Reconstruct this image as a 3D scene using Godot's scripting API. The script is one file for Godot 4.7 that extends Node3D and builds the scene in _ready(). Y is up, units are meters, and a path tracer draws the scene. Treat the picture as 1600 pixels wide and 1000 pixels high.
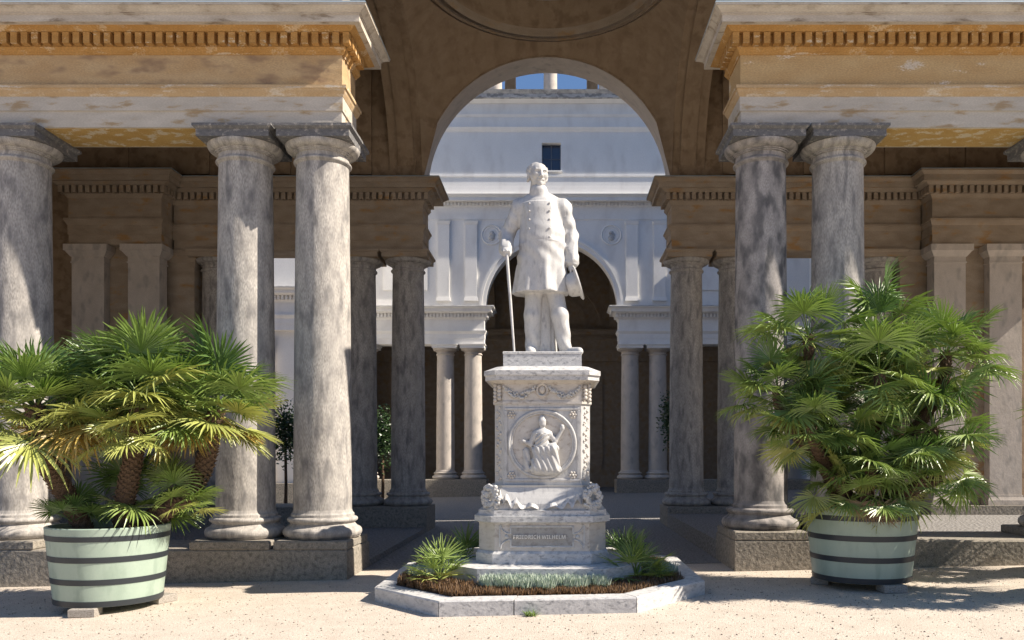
extends Node3D

# ---------------------------------------------------------------- constants
const ZR := -6.8          # axis of the rear colonnade
const ZB := -22.15        # axis of the courtyard facade
const TOP := 6.19         # top of the columns
const SPRING := 7.72      # springing of the arches
const BX := 2.77          # half opening
const SLOPE := 0.0215     # the gravel falls a little to the left

var M := {}
var rng := RandomNumberGenerator.new()
var taken := {}

func _ready():
	rng.seed = 4711
	setup_view()
	make_materials()
	build_ground()
	build_portico()
	build_courtyard()
	build_pedestal()
	build_statue()
	build_bed()
	build_tubs_and_palms()
	build_small_things()
	for o in find_children("*", "GeometryInstance3D", true, false):
		o.cast_shadow = GeometryInstance3D.SHADOW_CASTING_SETTING_ON

# ---------------------------------------------------------------- camera, sky, sun
func setup_view():
	var cam := Camera3D.new()
	cam.name = "camera"
	add_child(cam)
	cam.position = Vector3(0.216, 1.65, 11.65)
	cam.near = 0.1
	cam.far = 2000.0
	var fpx := 1270.0
	cam.set_frustum(0.1 * 1000.0 / fpx, Vector2(-70.0, 210.0) / fpx * 0.1, 0.1, 2000.0)
	cam.current = true
	var we := WorldEnvironment.new()
	we.name = "world_environment"
	var env := Environment.new()
	env.background_mode = Environment.BG_SKY
	var sky := Sky.new()
	var sm := ProceduralSkyMaterial.new()
	sm.sky_top_color = Color(0.43, 0.60, 0.84)
	sm.sky_horizon_color = Color(0.80, 0.86, 0.91)
	sm.sky_curve = 0.12
	sm.ground_horizon_color = Color(0.62, 0.60, 0.56)
	sm.ground_bottom_color = Color(0.42, 0.38, 0.33)
	sm.sun_angle_max = 1.0
	sky.sky_material = sm
	env.sky = sky
	env.tonemap_mode = Environment.TONE_MAPPER_LINEAR
	env.background_energy_multiplier = 0.38
	env.tonemap_exposure = 1.95
	env.sdfgi_enabled = true
	env.ssao_enabled = true
	env.ssil_enabled = true
	we.environment = env
	add_child(we)
	var sun := DirectionalLight3D.new()
	sun.name = "sun"
	var el := deg_to_rad(41.5)
	var az := deg_to_rad(7.0)
	var dir := Vector3(-cos(el) * cos(az), -sin(el), -cos(el) * sin(az))
	sun.basis = Basis.looking_at(dir, Vector3.UP)
	sun.light_energy = 1.5
	sun.light_color = Color(1.0, 0.955, 0.89)
	sun.light_angular_distance = 0.5
	sun.shadow_enabled = true
	add_child(sun)

# ---------------------------------------------------------------- materials
func lin(r, g, b) -> Color:
	return Color(r, g, b).linear_to_srgb()

func noise_bytes(seedv: int, freq: float, oct: int, n: int, kind := FastNoiseLite.TYPE_SIMPLEX_SMOOTH) -> PackedByteArray:
	var f := FastNoiseLite.new()
	f.seed = seedv
	f.noise_type = kind
	f.frequency = freq
	f.fractal_octaves = oct
	var im := f.get_seamless_image(n, n)
	im.convert(Image.FORMAT_L8)
	return im.get_data()

# c0..c1 mottled ground tone, c2 patches above a threshold, fine speckle
func tex(c0: Color, c1: Color, c2: Color, seedv: int, f1: float, f2: float, thr: float, soft: float, speck: float, n := 512) -> ImageTexture:
	var a := noise_bytes(seedv, f1, 4, n)
	var b := noise_bytes(seedv + 7, f2, 5, n)
	var c := noise_bytes(seedv + 13, 0.22, 2, n)
	var out := PackedByteArray()
	out.resize(n * n * 3)
	for i in n * n:
		var t := a[i] / 255.0
		var p := clampf((b[i] / 255.0 + 0.30 * (c[i] / 255.0 - 0.5) + 0.16 * (a[i] / 255.0 - 0.5) - thr + soft) / (2.0 * soft), 0.0, 1.0)
		p = p * p * (3.0 - 2.0 * p)
		var s := 1.0 + speck * (c[i] / 255.0 - 0.5)
		out[i * 3] = int(clampf(lerpf(lerpf(c0.r, c1.r, t), c2.r, p) * s, 0, 1) * 255)
		out[i * 3 + 1] = int(clampf(lerpf(lerpf(c0.g, c1.g, t), c2.g, p) * s, 0, 1) * 255)
		out[i * 3 + 2] = int(clampf(lerpf(lerpf(c0.b, c1.b, t), c2.b, p) * s, 0, 1) * 255)
	var im := Image.create_from_data(n, n, false, Image.FORMAT_RGB8, out)
	im.generate_mipmaps()
	return ImageTexture.create_from_image(im)

func bump(seedv: int, freq: float, oct: int, strength: float, kind := FastNoiseLite.TYPE_SIMPLEX_SMOOTH) -> ImageTexture:
	var f := FastNoiseLite.new()
	f.seed = seedv
	f.frequency = freq
	f.fractal_octaves = oct
	f.noise_type = kind
	var im := f.get_seamless_image(512, 512)
	im.convert(Image.FORMAT_RGBA8)
	im.bump_map_to_normal_map(strength)
	im.generate_mipmaps()
	return ImageTexture.create_from_image(im)

func surf(t: Texture2D, scale: Vector3, rough: float, nrm = null, nscale := 0.6) -> StandardMaterial3D:
	var m := StandardMaterial3D.new()
	m.albedo_texture = t
	m.uv1_triplanar = true
	m.uv1_world_triplanar = true
	m.uv1_scale = scale
	m.roughness = rough
	if nrm != null:
		m.normal_enabled = true
		m.normal_texture = nrm
		m.normal_scale = nscale
	return m

func plain(c: Color, rough: float, metal := 0.0) -> StandardMaterial3D:
	var m := StandardMaterial3D.new()
	m.albedo_color = c
	m.roughness = rough
	m.metallic = metal
	return m

func leaf_mat(c: Color, back: Color) -> StandardMaterial3D:
	var m := plain(c, 0.36)
	m.cull_mode = BaseMaterial3D.CULL_DISABLED
	m.backlight_enabled = true
	m.backlight = back
	return m

func make_materials():
	var rough_n := bump(3, 0.05, 5, 2.0)
	var fine_n := bump(5, 0.12, 4, 1.5)
	var s := Vector3(0.45, 0.45, 0.45)
	# column stone: warm grey with soot
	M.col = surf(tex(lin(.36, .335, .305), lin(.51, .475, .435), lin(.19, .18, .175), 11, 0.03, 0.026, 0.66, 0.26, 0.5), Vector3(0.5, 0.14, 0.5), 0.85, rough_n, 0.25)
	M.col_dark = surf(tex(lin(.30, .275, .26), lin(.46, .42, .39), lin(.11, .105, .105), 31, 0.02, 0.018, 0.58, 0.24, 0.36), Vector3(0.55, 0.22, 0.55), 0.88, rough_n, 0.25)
	M.col_pale = surf(tex(lin(.47, .42, .37), lin(.57, .51, .455), lin(.36, .33, .30), 41, 0.012, 0.012, 0.74, 0.2, 0.15), Vector3(0.5, 0.25, 0.5), 0.85, rough_n, 0.2)
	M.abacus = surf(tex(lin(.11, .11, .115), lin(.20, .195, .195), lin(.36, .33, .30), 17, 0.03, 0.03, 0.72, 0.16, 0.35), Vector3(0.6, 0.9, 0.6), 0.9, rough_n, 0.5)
	M.plinth = surf(tex(lin(.25, .225, .19), lin(.36, .32, .265), lin(.17, .155, .13), 19, 0.012, 0.05, 0.68, 0.24, 0.55), Vector3(0.5, 0.5, 0.5), 0.95, rough_n, 0.7)
	# plasters of the entablature
	M.fascia = surf(tex(lin(.46, .42, .36), lin(.58, .53, .46), lin(.38, .28, .17), 23, 0.012, 0.014, 0.74, 0.16, 0.14), Vector3(0.22, 0.8, 0.5), 0.9, rough_n, 0.3)
	M.ochre = surf(tex(lin(.36, .185, .05), lin(.50, .29, .10), lin(.58, .47, .33), 29, 0.014, 0.018, 0.77, 0.07, 0.3), Vector3(0.25, 0.9, 0.4), 0.9, rough_n, 0.3)
	M.frieze = surf(tex(lin(.44, .29, .145), lin(.53, .39, .225), lin(.30, .20, .12), 37, 0.010, 0.014, 0.72, 0.2, 0.2), Vector3(0.22, 0.5, 0.4), 0.9, rough_n, 0.3)
	M.taenia = surf(tex(lin(.46, .31, .16), lin(.56, .41, .245), lin(.62, .55, .45), 38, 0.012, 0.016, 0.74, 0.12, 0.2), Vector3(0.22, 1.2, 0.4), 0.9, rough_n, 0.3)
	M.soffit = surf(tex(lin(.46, .28, .08), lin(.54, .36, .13), lin(.62, .53, .38), 36, 0.012, 0.022, 0.66, 0.10, 0.15), Vector3(0.3, 0.6, 0.4), 0.9)
	M.frieze_warm = surf(tex(lin(.45, .29, .13), lin(.54, .39, .205), lin(.60, .52, .42), 39, 0.010, 0.014, 0.84, 0.07, 0.2), Vector3(0.22, 0.5, 0.4), 0.9, rough_n, 0.3)
	M.corona = surf(tex(lin(.46, .40, .33), lin(.60, .55, .48), lin(.24, .19, .14), 43, 0.014, 0.016, 0.76, 0.14, 0.2), Vector3(0.2, 0.8, 0.5), 0.9, rough_n, 0.3)
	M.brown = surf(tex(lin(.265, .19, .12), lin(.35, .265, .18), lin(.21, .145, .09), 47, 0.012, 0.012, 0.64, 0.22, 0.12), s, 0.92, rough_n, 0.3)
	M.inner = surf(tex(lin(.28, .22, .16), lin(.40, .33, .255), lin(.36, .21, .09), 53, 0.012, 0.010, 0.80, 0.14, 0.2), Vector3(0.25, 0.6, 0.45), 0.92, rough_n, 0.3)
	M.lead = plain(lin(.36, .44, .50), 0.45, 0.3)
	M.white = surf(tex(lin(.80, .785, .76), lin(.86, .845, .82), lin(.74, .72, .695), 59, 0.012, 0.01, 0.72, 0.25, 0.05), Vector3(0.2, 0.1, 0.2), 0.9)
	M.white_old = surf(tex(lin(.40, .40, .40), lin(.62, .61, .60), lin(.25, .25, .25), 61, 0.02, 0.02, 0.6, 0.15, 0.2), Vector3(0.25, 0.5, 0.25), 0.9)
	M.hall = surf(tex(lin(.28, .22, .16), lin(.38, .31, .24), lin(.32, .22, .13), 67, 0.012, 0.01, 0.76, 0.2, 0.15), s, 0.92)
	M.glass = plain(lin(.01, .022, .06), 0.06)
	M.glass.metallic_specular = 0.8
	M.mullion = plain(lin(.12, .13, .16), 0.6)
	# marble
	M.marble = surf(tex(lin(.48, .475, .465), lin(.58, .57, .555), lin(.33, .325, .33), 71, 0.016, 0.03, 0.74, 0.22, 0.12), Vector3(0.9, 0.35, 0.9), 0.55, fine_n, 0.15)
	M.marble_grey = surf(tex(lin(.46, .455, .45), lin(.66, .65, .635), lin(.27, .27, .275), 73, 0.022, 0.045, 0.74, 0.20, 0.18), Vector3(0.5, 0.8, 0.5), 0.7, rough_n, 0.3)
	M.marble_warm = surf(tex(lin(.52, .48, .43), lin(.64, .60, .55), lin(.36, .31, .26), 79, 0.016, 0.025, 0.76, 0.20, 0.1), Vector3(0.6, 0.9, 0.6), 0.65, fine_n, 0.2)
	M.panel = surf(tex(lin(.32, .305, .285), lin(.42, .40, .375), lin(.27, .25, .23), 80, 0.016, 0.03, 0.7, 0.20, 0.2), Vector3(0.7, 0.7, 0.7), 0.75)
	M.letters = plain(lin(.78, .74, .68), 0.6)
	# ground
	M.sand = surf(tex(lin(.48, .415, .345), lin(.62, .545, .465), lin(.40, .34, .28), 83, 0.006, 0.06, 0.68, 0.14, 0.7, 1024), Vector3(0.42, 0.42, 0.42), 0.97, bump(8, 0.3, 3, 4.0), 0.4)
	M.cobble = surf(tex(lin(.20, .19, .18), lin(.33, .315, .30), lin(.12, .11, .10), 89, 0.05, 0.06, 0.66, 0.10, 0.4), Vector3(0.6, 0.6, 0.6), 0.85, bump(9, 0.05, 1, 8.0, FastNoiseLite.TYPE_CELLULAR), 0.9)
	M.soil = surf(tex(lin(.05, .035, .025), lin(.10, .07, .05), lin(.03, .02, .015), 97, 0.05, 0.05, 0.6, 0.1, 0.6), Vector3.ONE, 1.0)
	# tubs
	M.paint = surf(tex(lin(.33, .42, .345), lin(.39, .475, .395), lin(.28, .36, .295), 101, 0.012, 0.012, 0.68, 0.15, 0.06), Vector3(0.8, 0.25, 0.8), 0.42)
	M.hoop = plain(lin(.035, .042, .05), 0.42, 0.2)
	M.wood = surf(tex(lin(.30, .27, .24), lin(.42, .39, .35), lin(.2, .18, .15), 103, 0.02, 0.03, 0.6, 0.1, 0.3), Vector3(2, 6, 2), 0.9)
	M.trunk = surf(tex(lin(.10, .06, .035), lin(.24, .16, .10), lin(.05, .03, .02), 107, 0.05, 0.06, 0.58, 0.1, 0.6), Vector3(2.0, 2.0, 2.0), 0.95, rough_n, 1.0)
	M.leaf = [
		leaf_mat(lin(.095, .165, .045), lin(.05, .09, .015)),
		leaf_mat(lin(.150, .225, .055), lin(.07, .11, .015)),
		leaf_mat(lin(.215, .290, .075), lin(.08, .12, .02)),
		leaf_mat(lin(.350, .375, .105), lin(.11, .12, .02)),
		leaf_mat(lin(.460, .330, .090), lin(.14, .10, .02)),
		leaf_mat(lin(.340, .230, .140), lin(.06, .04, .02)),
	]
	M.stem = plain(lin(.16, .20, .06), 0.5)
	M.sedum = leaf_mat(lin(.13, .065, .04), lin(.03, .015, .01))
	M.sedum2 = leaf_mat(lin(.17, .10, .05), lin(.03, .02, .01))
	M.silver = leaf_mat(lin(.41, .47, .39), lin(.06, .09, .06))
	M.laurel = leaf_mat(lin(.03, .06, .02), lin(.02, .04, .01))  # leaf green darkened, putting the courtyard shade into the colour
	M.pebble = plain(lin(.33, .28, .23), 0.9)
	M.iron = plain(lin(.03, .03, .035), 0.6)

# ---------------------------------------------------------------- shape helpers
func st_new() -> SurfaceTool:
	var st := SurfaceTool.new()
	st.begin(Mesh.PRIMITIVE_TRIANGLES)
	return st

# triangle whose winding follows the given normals
func vtri(st: SurfaceTool, v: Array, n: Array):
	var g: Vector3 = (v[2] - v[0]).cross(v[1] - v[0])
	var order := [0, 1, 2] if g.dot(n[0] + n[1] + n[2]) >= 0.0 else [0, 2, 1]
	for id in order:
		st.set_normal(n[id])
		st.add_vertex(v[id])

func vquad(st: SurfaceTool, v: Array, n: Array):
	vtri(st, [v[0], v[1], v[2]], [n[0], n[1], n[2]])
	vtri(st, [v[0], v[2], v[3]], [n[0], n[2], n[3]])

func tri(st: SurfaceTool, a: Vector3, b: Vector3, c: Vector3, n = null):
	var nn: Vector3 = (c - a).cross(b - a).normalized() if n == null else n
	if n != null:
		vtri(st, [a, b, c], [nn, nn, nn])
		return
	for p in [a, b, c]:
		st.set_normal(nn)
		st.add_vertex(p)

# corners given clockwise as seen from the front
func quad(st: SurfaceTool, a: Vector3, b: Vector3, c: Vector3, d: Vector3):
	var nn := (c - a).cross(b - d).normalized()
	if nn.dot((c - a).cross(b - a)) < 0.0:
		nn = -nn
	for p in [a, b, c, a, c, d]:
		st.set_normal(nn)
		st.add_vertex(p)

# frustum of a rectangle: o0 / o1 widen it at bottom and top
func band(st: SurfaceTool, x0: float, x1: float, z0: float, z1: float, y0: float, y1: float, o0 := 0.0, o1 := 0.0):
	var b := [Vector3(x0 - o0, y0, z1 + o0), Vector3(x1 + o0, y0, z1 + o0), Vector3(x1 + o0, y0, z0 - o0), Vector3(x0 - o0, y0, z0 - o0)]
	var t := [Vector3(x0 - o1, y1, z1 + o1), Vector3(x1 + o1, y1, z1 + o1), Vector3(x1 + o1, y1, z0 - o1), Vector3(x0 - o1, y1, z0 - o1)]
	for i in 4:
		var j := (i + 1) % 4
		quad(st, b[i], t[i], t[j], b[j])
	quad(st, t[0], t[3], t[2], t[1])
	quad(st, b[0], b[1], b[2], b[3])

func box(st: SurfaceTool, c: Vector3, s: Vector3):
	band(st, c.x - s.x / 2, c.x + s.x / 2, c.z - s.z / 2, c.z + s.z / 2, c.y - s.y / 2, c.y + s.y / 2)

# chamfered box
func cbox(st: SurfaceTool, c: Vector3, s: Vector3, ch: float):
	var h := s / 2
	band(st, c.x - h.x + ch, c.x + h.x - ch, c.z - h.z + ch, c.z + h.z - ch, c.y - h.y, c.y - h.y + ch, 0, ch)
	band(st, c.x - h.x, c.x + h.x, c.z - h.z, c.z + h.z, c.y - h.y + ch, c.y + h.y - ch)
	band(st, c.x - h.x, c.x + h.x, c.z - h.z, c.z + h.z, c.y + h.y - ch, c.y + h.y, 0, -ch)

func lathe(st: SurfaceTool, prof: Array, segs: int, c := Vector3.ZERO, sx := 1.0, sz := 1.0):
	for k in prof.size() - 1:
		var p: Vector2 = prof[k]
		var q: Vector2 = prof[k + 1]
		var e := q - p
		var n2 := Vector2(e.y, -e.x).normalized()
		for i in segs:
			var a0 := TAU * i / segs
			var a1 := TAU * (i + 1) / segs
			var d0 := Vector3(cos(a0) * sx, 0, sin(a0) * sz)
			var d1 := Vector3(cos(a1) * sx, 0, sin(a1) * sz)
			var n0 := (d0 * n2.x + Vector3(0, n2.y, 0)).normalized()
			var n1 := (d1 * n2.x + Vector3(0, n2.y, 0)).normalized()
			var v := [c + d0 * p.x + Vector3(0, p.y, 0), c + d0 * q.x + Vector3(0, q.y, 0), c + d1 * q.x + Vector3(0, q.y, 0), c + d1 * p.x + Vector3(0, p.y, 0)]
			var nn := [n0, n0, n1, n1]
			vquad(st, v, nn)

func arc(cx: float, cy: float, r: float, a0: float, a1: float, n: int) -> Array:
	var o := []
	for i in n + 1:
		var a := deg_to_rad(lerpf(a0, a1, float(i) / n))
		o.append(Vector2(cx + r * cos(a), cy + r * sin(a)))
	return o

# tube along points with radii
func tube(st: SurfaceTool, pts: Array, rad: Array, segs := 6, cap := true):
	var rings := []
	for i in pts.size():
		var d: Vector3 = (pts[mini(i + 1, pts.size() - 1)] - pts[maxi(i - 1, 0)]).normalized()
		var up := Vector3.UP if absf(d.y) < 0.9 else Vector3.RIGHT
		var u := d.cross(up).normalized()
		var w := d.cross(u).normalized()
		var ring := []
		for k in segs:
			var a := TAU * k / segs
			ring.append([pts[i] + (u * cos(a) + w * sin(a)) * rad[i], u * cos(a) + w * sin(a)])
		rings.append(ring)
	for i in pts.size() - 1:
		for k in segs:
			var l := (k + 1) % segs
			var v := [rings[i][k], rings[i + 1][k], rings[i + 1][l], rings[i][l]]
			vquad(st, [v[0][0], v[1][0], v[2][0], v[3][0]], [v[0][1], v[1][1], v[2][1], v[3][1]])
	if cap:
		for e in [0, pts.size() - 1]:
			for k in segs:
				tri(st, pts[e], rings[e][k][0], rings[e][(k + 1) % segs][0])

func prism(st: SurfaceTool, poly: PackedVector2Array, y0: float, y1: float, grow := 0.0):
	# poly counter-clockwise in (x, z); vertical sides, flat top and bottom
	var n := poly.size()
	var top := poly
	if grow != 0.0:
		top = PackedVector2Array()
		for p in poly:
			top.append(p * (1.0 + grow))
	var tris := Geometry2D.triangulate_polygon(poly)
	for i in n:
		var j := (i + 1) % n
		quad(st, Vector3(poly[i].x, y0, poly[i].y), Vector3(top[i].x, y1, top[i].y), Vector3(top[j].x, y1, top[j].y), Vector3(poly[j].x, y0, poly[j].y))
	for k in range(0, tris.size(), 3):
		tri(st, Vector3(top[tris[k]].x, y1, top[tris[k]].y), Vector3(top[tris[k + 1]].x, y1, top[tris[k + 1]].y), Vector3(top[tris[k + 2]].x, y1, top[tris[k + 2]].y), Vector3.UP)
		tri(st, Vector3(poly[tris[k]].x, y0, poly[tris[k]].y), Vector3(poly[tris[k + 1]].x, y0, poly[tris[k + 1]].y), Vector3(poly[tris[k + 2]].x, y0, poly[tris[k + 2]].y), Vector3.DOWN)

func octa(hx: float, hz: float, ch: float) -> PackedVector2Array:
	return PackedVector2Array([Vector2(-hx, hz - ch), Vector2(-hx + ch, hz), Vector2(hx - ch, hz), Vector2(hx, hz - ch), Vector2(hx, -hz + ch), Vector2(hx - ch, -hz), Vector2(-hx + ch, -hz), Vector2(-hx, -hz + ch)])

func numbered(called: String) -> String:
	if not taken.has(called):
		taken[called] = 0
		return called
	taken[called] += 1
	return "%s_%03d" % [called, taken[called]]

func part(called: String, st, m: Material, parent: Node, at := Vector3.ZERO) -> MeshInstance3D:
	var o := MeshInstance3D.new()
	o.mesh = st.commit() if st is SurfaceTool else st
	o.material_override = m
	o.position = at
	o.name = called if parent != self else numbered(called)
	parent.add_child(o, true)
	return o

func tag(o: Node, label: String, category: String, group := "", kind := ""):
	if label:
		o.set_meta("label", label)
	if category:
		o.set_meta("category", category)
	if group:
		o.set_meta("group", group)
	if kind:
		o.set_meta("kind", kind)

func thing(called: String, label: String, category: String, at := Vector3.ZERO, group := "") -> Node3D:
	var o := Node3D.new()
	o.name = numbered(called)
	add_child(o)
	o.position = at
	tag(o, label, category, group)
	return o

func structure(called: String, st, m: Material) -> MeshInstance3D:
	var o := part(called, st, m, self)
	o.set_meta("kind", "structure")
	return o

func gy(x: float) -> float:
	return SLOPE * clampf(x, -15.0, 15.0)

# ---------------------------------------------------------------- ground
func build_ground():
	var st := st_new()
	var xs := [-400.0, -15.0, 15.0, 400.0]
	for i in 3:
		var a: float = xs[i]
		var b: float = xs[i + 1]
		quad(st, Vector3(a, gy(a), 300), Vector3(a, gy(a), -400), Vector3(b, gy(b), -400), Vector3(b, gy(b), 300))
	structure("sand_ground", st, M.sand)
	st = st_new()
	quad(st, Vector3(-2.64, gy(-2.64) + 0.006, -0.25), Vector3(-2.64, gy(-2.64) + 0.006, -7.45), Vector3(2.64, gy(2.64) + 0.006, -7.45), Vector3(2.64, gy(2.64) + 0.006, -0.25))
	structure("cobbled_paving", st, M.cobble)
	st = st_new()
	quad(st, Vector3(-10.5, gy(-10.5) + 0.004, -7.46), Vector3(-10.5, gy(-10.5) + 0.004, -28.1), Vector3(10.5, gy(10.5) + 0.004, -28.1), Vector3(10.5, gy(10.5) + 0.004, -7.46))
	structure("courtyard_paving", st, M.cobble)
	for s in [-1.0, 1.0]:
		st = st_new()
		var y := 0.2 + gy(s * 7.0)
		band(st, minf(s * 2.64, s * 12.3), maxf(s * 2.64, s * 12.3), -6.15, -0.74, y - 0.4, y)
		structure("portico_floor", st, M.cobble)

# ---------------------------------------------------------------- portico
func column_meshes(y0: float, rb: float, rn: float, segs := 40) -> Dictionary:
	var d := {}
	var st := st_new()
	var p := []
	p.append_array([Vector2(0.50, y0), Vector2(0.53, y0 + 0.02)])
	p.append_array(arc(0.475, y0 + 0.085, 0.075, -60, 80, 8))
	p.append_array([Vector2(0.475, y0 + 0.17), Vector2(0.462, y0 + 0.185), Vector2(0.445, y0 + 0.205), Vector2(0.462, y0 + 0.225)])
	p.append_array(arc(0.455, y0 + 0.26, 0.035, -80, 80, 6))
	p.append_array([Vector2(rb + 0.035, y0 + 0.30), Vector2(rb + 0.035, y0 + 0.335), Vector2(rb + 0.012, y0 + 0.36), Vector2(rb, y0 + 0.40)])
	lathe(st, p, segs)
	d.base = st.commit()
	st = st_new()
	p = []
	for i in 13:
		var t := i / 12.0
		p.append(Vector2(lerpf(rb, rn, pow(t, 1.5)), lerpf(y0 + 0.40, 5.74, t)))
	lathe(st, p, segs)
	d.shaft = st.commit()
	st = st_new()
	p = [Vector2(rn, 5.74), Vector2(rn + 0.018, 5.755)]
	p.append_array(arc(rn + 0.015, 5.785, 0.024, -80, 80, 6))
	p.append_array([Vector2(rn + 0.01, 5.815), Vector2(rn + 0.004, 5.83), Vector2(rn + 0.004, 5.885), Vector2(rn + 0.03, 5.89), Vector2(rn + 0.03, 5.905), Vector2(rn + 0.048, 5.908), Vector2(rn + 0.048, 5.923)])
	for i in 8:
		var a := i / 7.0 * PI / 2
		p.append(Vector2(rn + 0.05 + (0.465 - rn) * sin(a), 6.015 - 0.09 * cos(a)))
	p.append(Vector2(0.48, 6.03))
	lathe(st, p, segs)
	d.capital = st.commit()
	st = st_new()
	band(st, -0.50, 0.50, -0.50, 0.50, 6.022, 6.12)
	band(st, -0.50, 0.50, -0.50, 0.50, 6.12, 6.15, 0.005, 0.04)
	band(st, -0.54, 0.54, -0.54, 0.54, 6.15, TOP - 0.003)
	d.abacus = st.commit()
	return d

func place_column(parent: Node, d: Dictionary, x: float, z: float, m: Material, am: Material):
	var c := part("column", d.shaft, m, parent, Vector3(x, 0, z))
	part("base", d.base, m, c)
	part("capital", d.capital, m, c)
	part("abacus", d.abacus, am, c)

# entablature on a rectangle; mats: fascia, ochre, frieze, corona, lead
func entablature(parent: Node, x0: float, x1: float, z0: float, z1: float, mats: Array, sides: String, y := TOP, merged := false) -> MeshInstance3D:
	var st := st_new()
	band(st, x0, x1, z0, z1, y, y + 0.225)
	band(st, x0, x1, z0, z1, y + 0.225, y + 0.42, 0.018, 0.018)
	var e := part("entablature", st, mats[0], parent)
	st = st_new()
	band(st, x0 + 0.04, x1 - 0.04, z0 + 0.04, z1 - 0.04, y - 0.006, y + 0.05)
	part("soffit", st, M.soffit if mats[1] == M.ochre else mats[1], e)
	st = st_new()
	band(st, x0, x1, z0, z1, y + 0.42, y + 0.47, 0.022, 0.05)
	band(st, x0, x1, z0, z1, y + 0.47, y + 0.515, 0.05, 0.065)
	band(st, x0, x1, z0, z1, y + 0.515, y + 0.56, 0.08, 0.08)
	part("architrave_moulding", st, M.taenia if mats[1] == M.ochre else mats[1], e)
	st = st_new()
	band(st, x0, x1, z0, z1, y + 0.56, y + 1.0, 0.006, 0.006)
	part("frieze", st, mats[2], e)
	st = st_new()
	band(st, x0, x1, z0, z1, y + 1.0, y + 1.03, 0.02, 0.03)
	band(st, x0, x1, z0, z1, y + 1.03, y + 1.085, 0.035, 0.07)
	band(st, x0, x1, z0, z1, y + 1.085, y + 1.25, 0.06, 0.06)
	band(st, x0, x1, z0, z1, y + 1.25, y + 1.30, 0.16, 0.24)
	part("bed_moulding", st, mats[1], e)
	st = st_new()
	band(st, x0, x1, z0, z1, y + 1.30, y + 1.40, 0.32, 0.32)
	band(st, x0, x1, z0, z1, y + 1.40, y + 1.42, 0.335, 0.335)
	band(st, x0, x1, z0, z1, y + 1.42, y + 1.47, 0.345, 0.41)
	band(st, x0, x1, z0, z1, y + 1.47, y + 1.50, 0.43, 0.43)
	part("cornice", st, mats[3], e)
	st = st_new()
	band(st, x0, x1, z0, z1, y + 1.50, y + 1.525, 0.44, 0.425)
	part("lead_flashing", st, mats[4], e)
	# dentils
	var pitch := 0.142
	var dst := st_new()
	box(dst, Vector3.ZERO, Vector3(0.088, 0.15, 0.10))
	var dm := dst.commit()
	var spots := []
	var n := int((x1 - x0 + 0.2) / pitch)
	for i in n + 1:
		var x := x0 - 0.1 + (x1 - x0 + 0.2) * i / n
		if "f" in sides:
			spots.append([Vector3(x, y + 1.168, z1 + 0.11), 0.0])
	var nz := int((z1 - z0 + 0.1) / pitch)
	for i in nz:
		var z := z1 - 0.02 - pitch * i
		if "r" in sides:
			spots.append([Vector3(x1 + 0.11, y + 1.168, z), PI / 2])
		if "l" in sides:
			spots.append([Vector3(x0 - 0.11, y + 1.168, z), PI / 2])
	if merged:
		var ms := st_new()
		for s in spots:
			ms.append_from(dm, 0, Transform3D(Basis(Vector3.UP, s[1]), s[0]))
		var o := part("dentil_row", ms, mats[1], e)
		o.set_meta("kind", "stuff")
	else:
		for s in spots:
			var o := part("dentil", dm, mats[1], e, s[0])
			o.rotation.y = s[1]
	return e

# wall with a half-elliptic opening, from y0 up to y1; along x (plane z0..z1) or along z
func arch_wall(st: SurfaceTool, half: float, rise: float, width: float, y0: float, y1: float, t0: float, t1: float, along_z := false, c := 0.0, segs := 40):
	var f := func(u: float, y: float, t: float) -> Vector3:
		return Vector3(t, y, u + c) if along_z else Vector3(u + c, y, t)
	var pts := []
	for i in segs + 1:
		var a := PI - PI * i / segs
		pts.append(Vector2(cos(a) * half, y0 + sin(a) * rise))
	for i in segs:
		var p: Vector2 = pts[i]
		var q: Vector2 = pts[i + 1]
		for t in [t0, t1]:
			quad(st, f.call(p.x, p.y, t), f.call(p.x, y1, t), f.call(q.x, y1, t), f.call(q.x, q.y, t))
		var n0: Vector3 = f.call(-p.x / half, -(p.y - y0) / rise, 0.0) - f.call(0.0, 0.0, 0.0)
		var n1: Vector3 = f.call(-q.x / half, -(q.y - y0) / rise, 0.0) - f.call(0.0, 0.0, 0.0)
		var v := [f.call(p.x, p.y, t0), f.call(p.x, p.y, t1), f.call(q.x, q.y, t1), f.call(q.x, q.y, t0)]
		vquad(st, v, [n0.normalized(), n0.normalized(), n1.normalized(), n1.normalized()])
	for s in [-1.0, 1.0]:
		if width > half:
			for t in [t0, t1]:
				quad(st, f.call(s * half, y0, t), f.call(s * half, y1, t), f.call(s * width, y1, t), f.call(s * width, y0, t))
	quad(st, f.call(-width, y1, t0), f.call(-width, y1, t1), f.call(width, y1, t1), f.call(width, y1, t0))

# a raised ring strip following an arch on one face
func archivolt(st: SurfaceTool, r0: float, r1: float, y0: float, z0: float, z1: float, cx := 0.0, segs := 40):
	for i in segs:
		var a := PI - PI * i / segs
		var b := PI - PI * (i + 1) / segs
		var da := Vector3(cos(a), sin(a), 0)
		var db := Vector3(cos(b), sin(b), 0)
		var o := Vector3(cx, y0, 0)
		var F := Vector3(0, 0, z1)
		var K := Vector3(0, 0, z0)
		quad(st, o + da * r0 + F, o + da * r1 + F, o + db * r1 + F, o + db * r0 + F)
		quad(st, o + da * r1 + F, o + da * r1 + K, o + db * r1 + K, o + db * r1 + F)
		quad(st, o + da * r0 + K, o + da * r0 + F, o + db * r0 + F, o + db * r0 + K)

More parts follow.
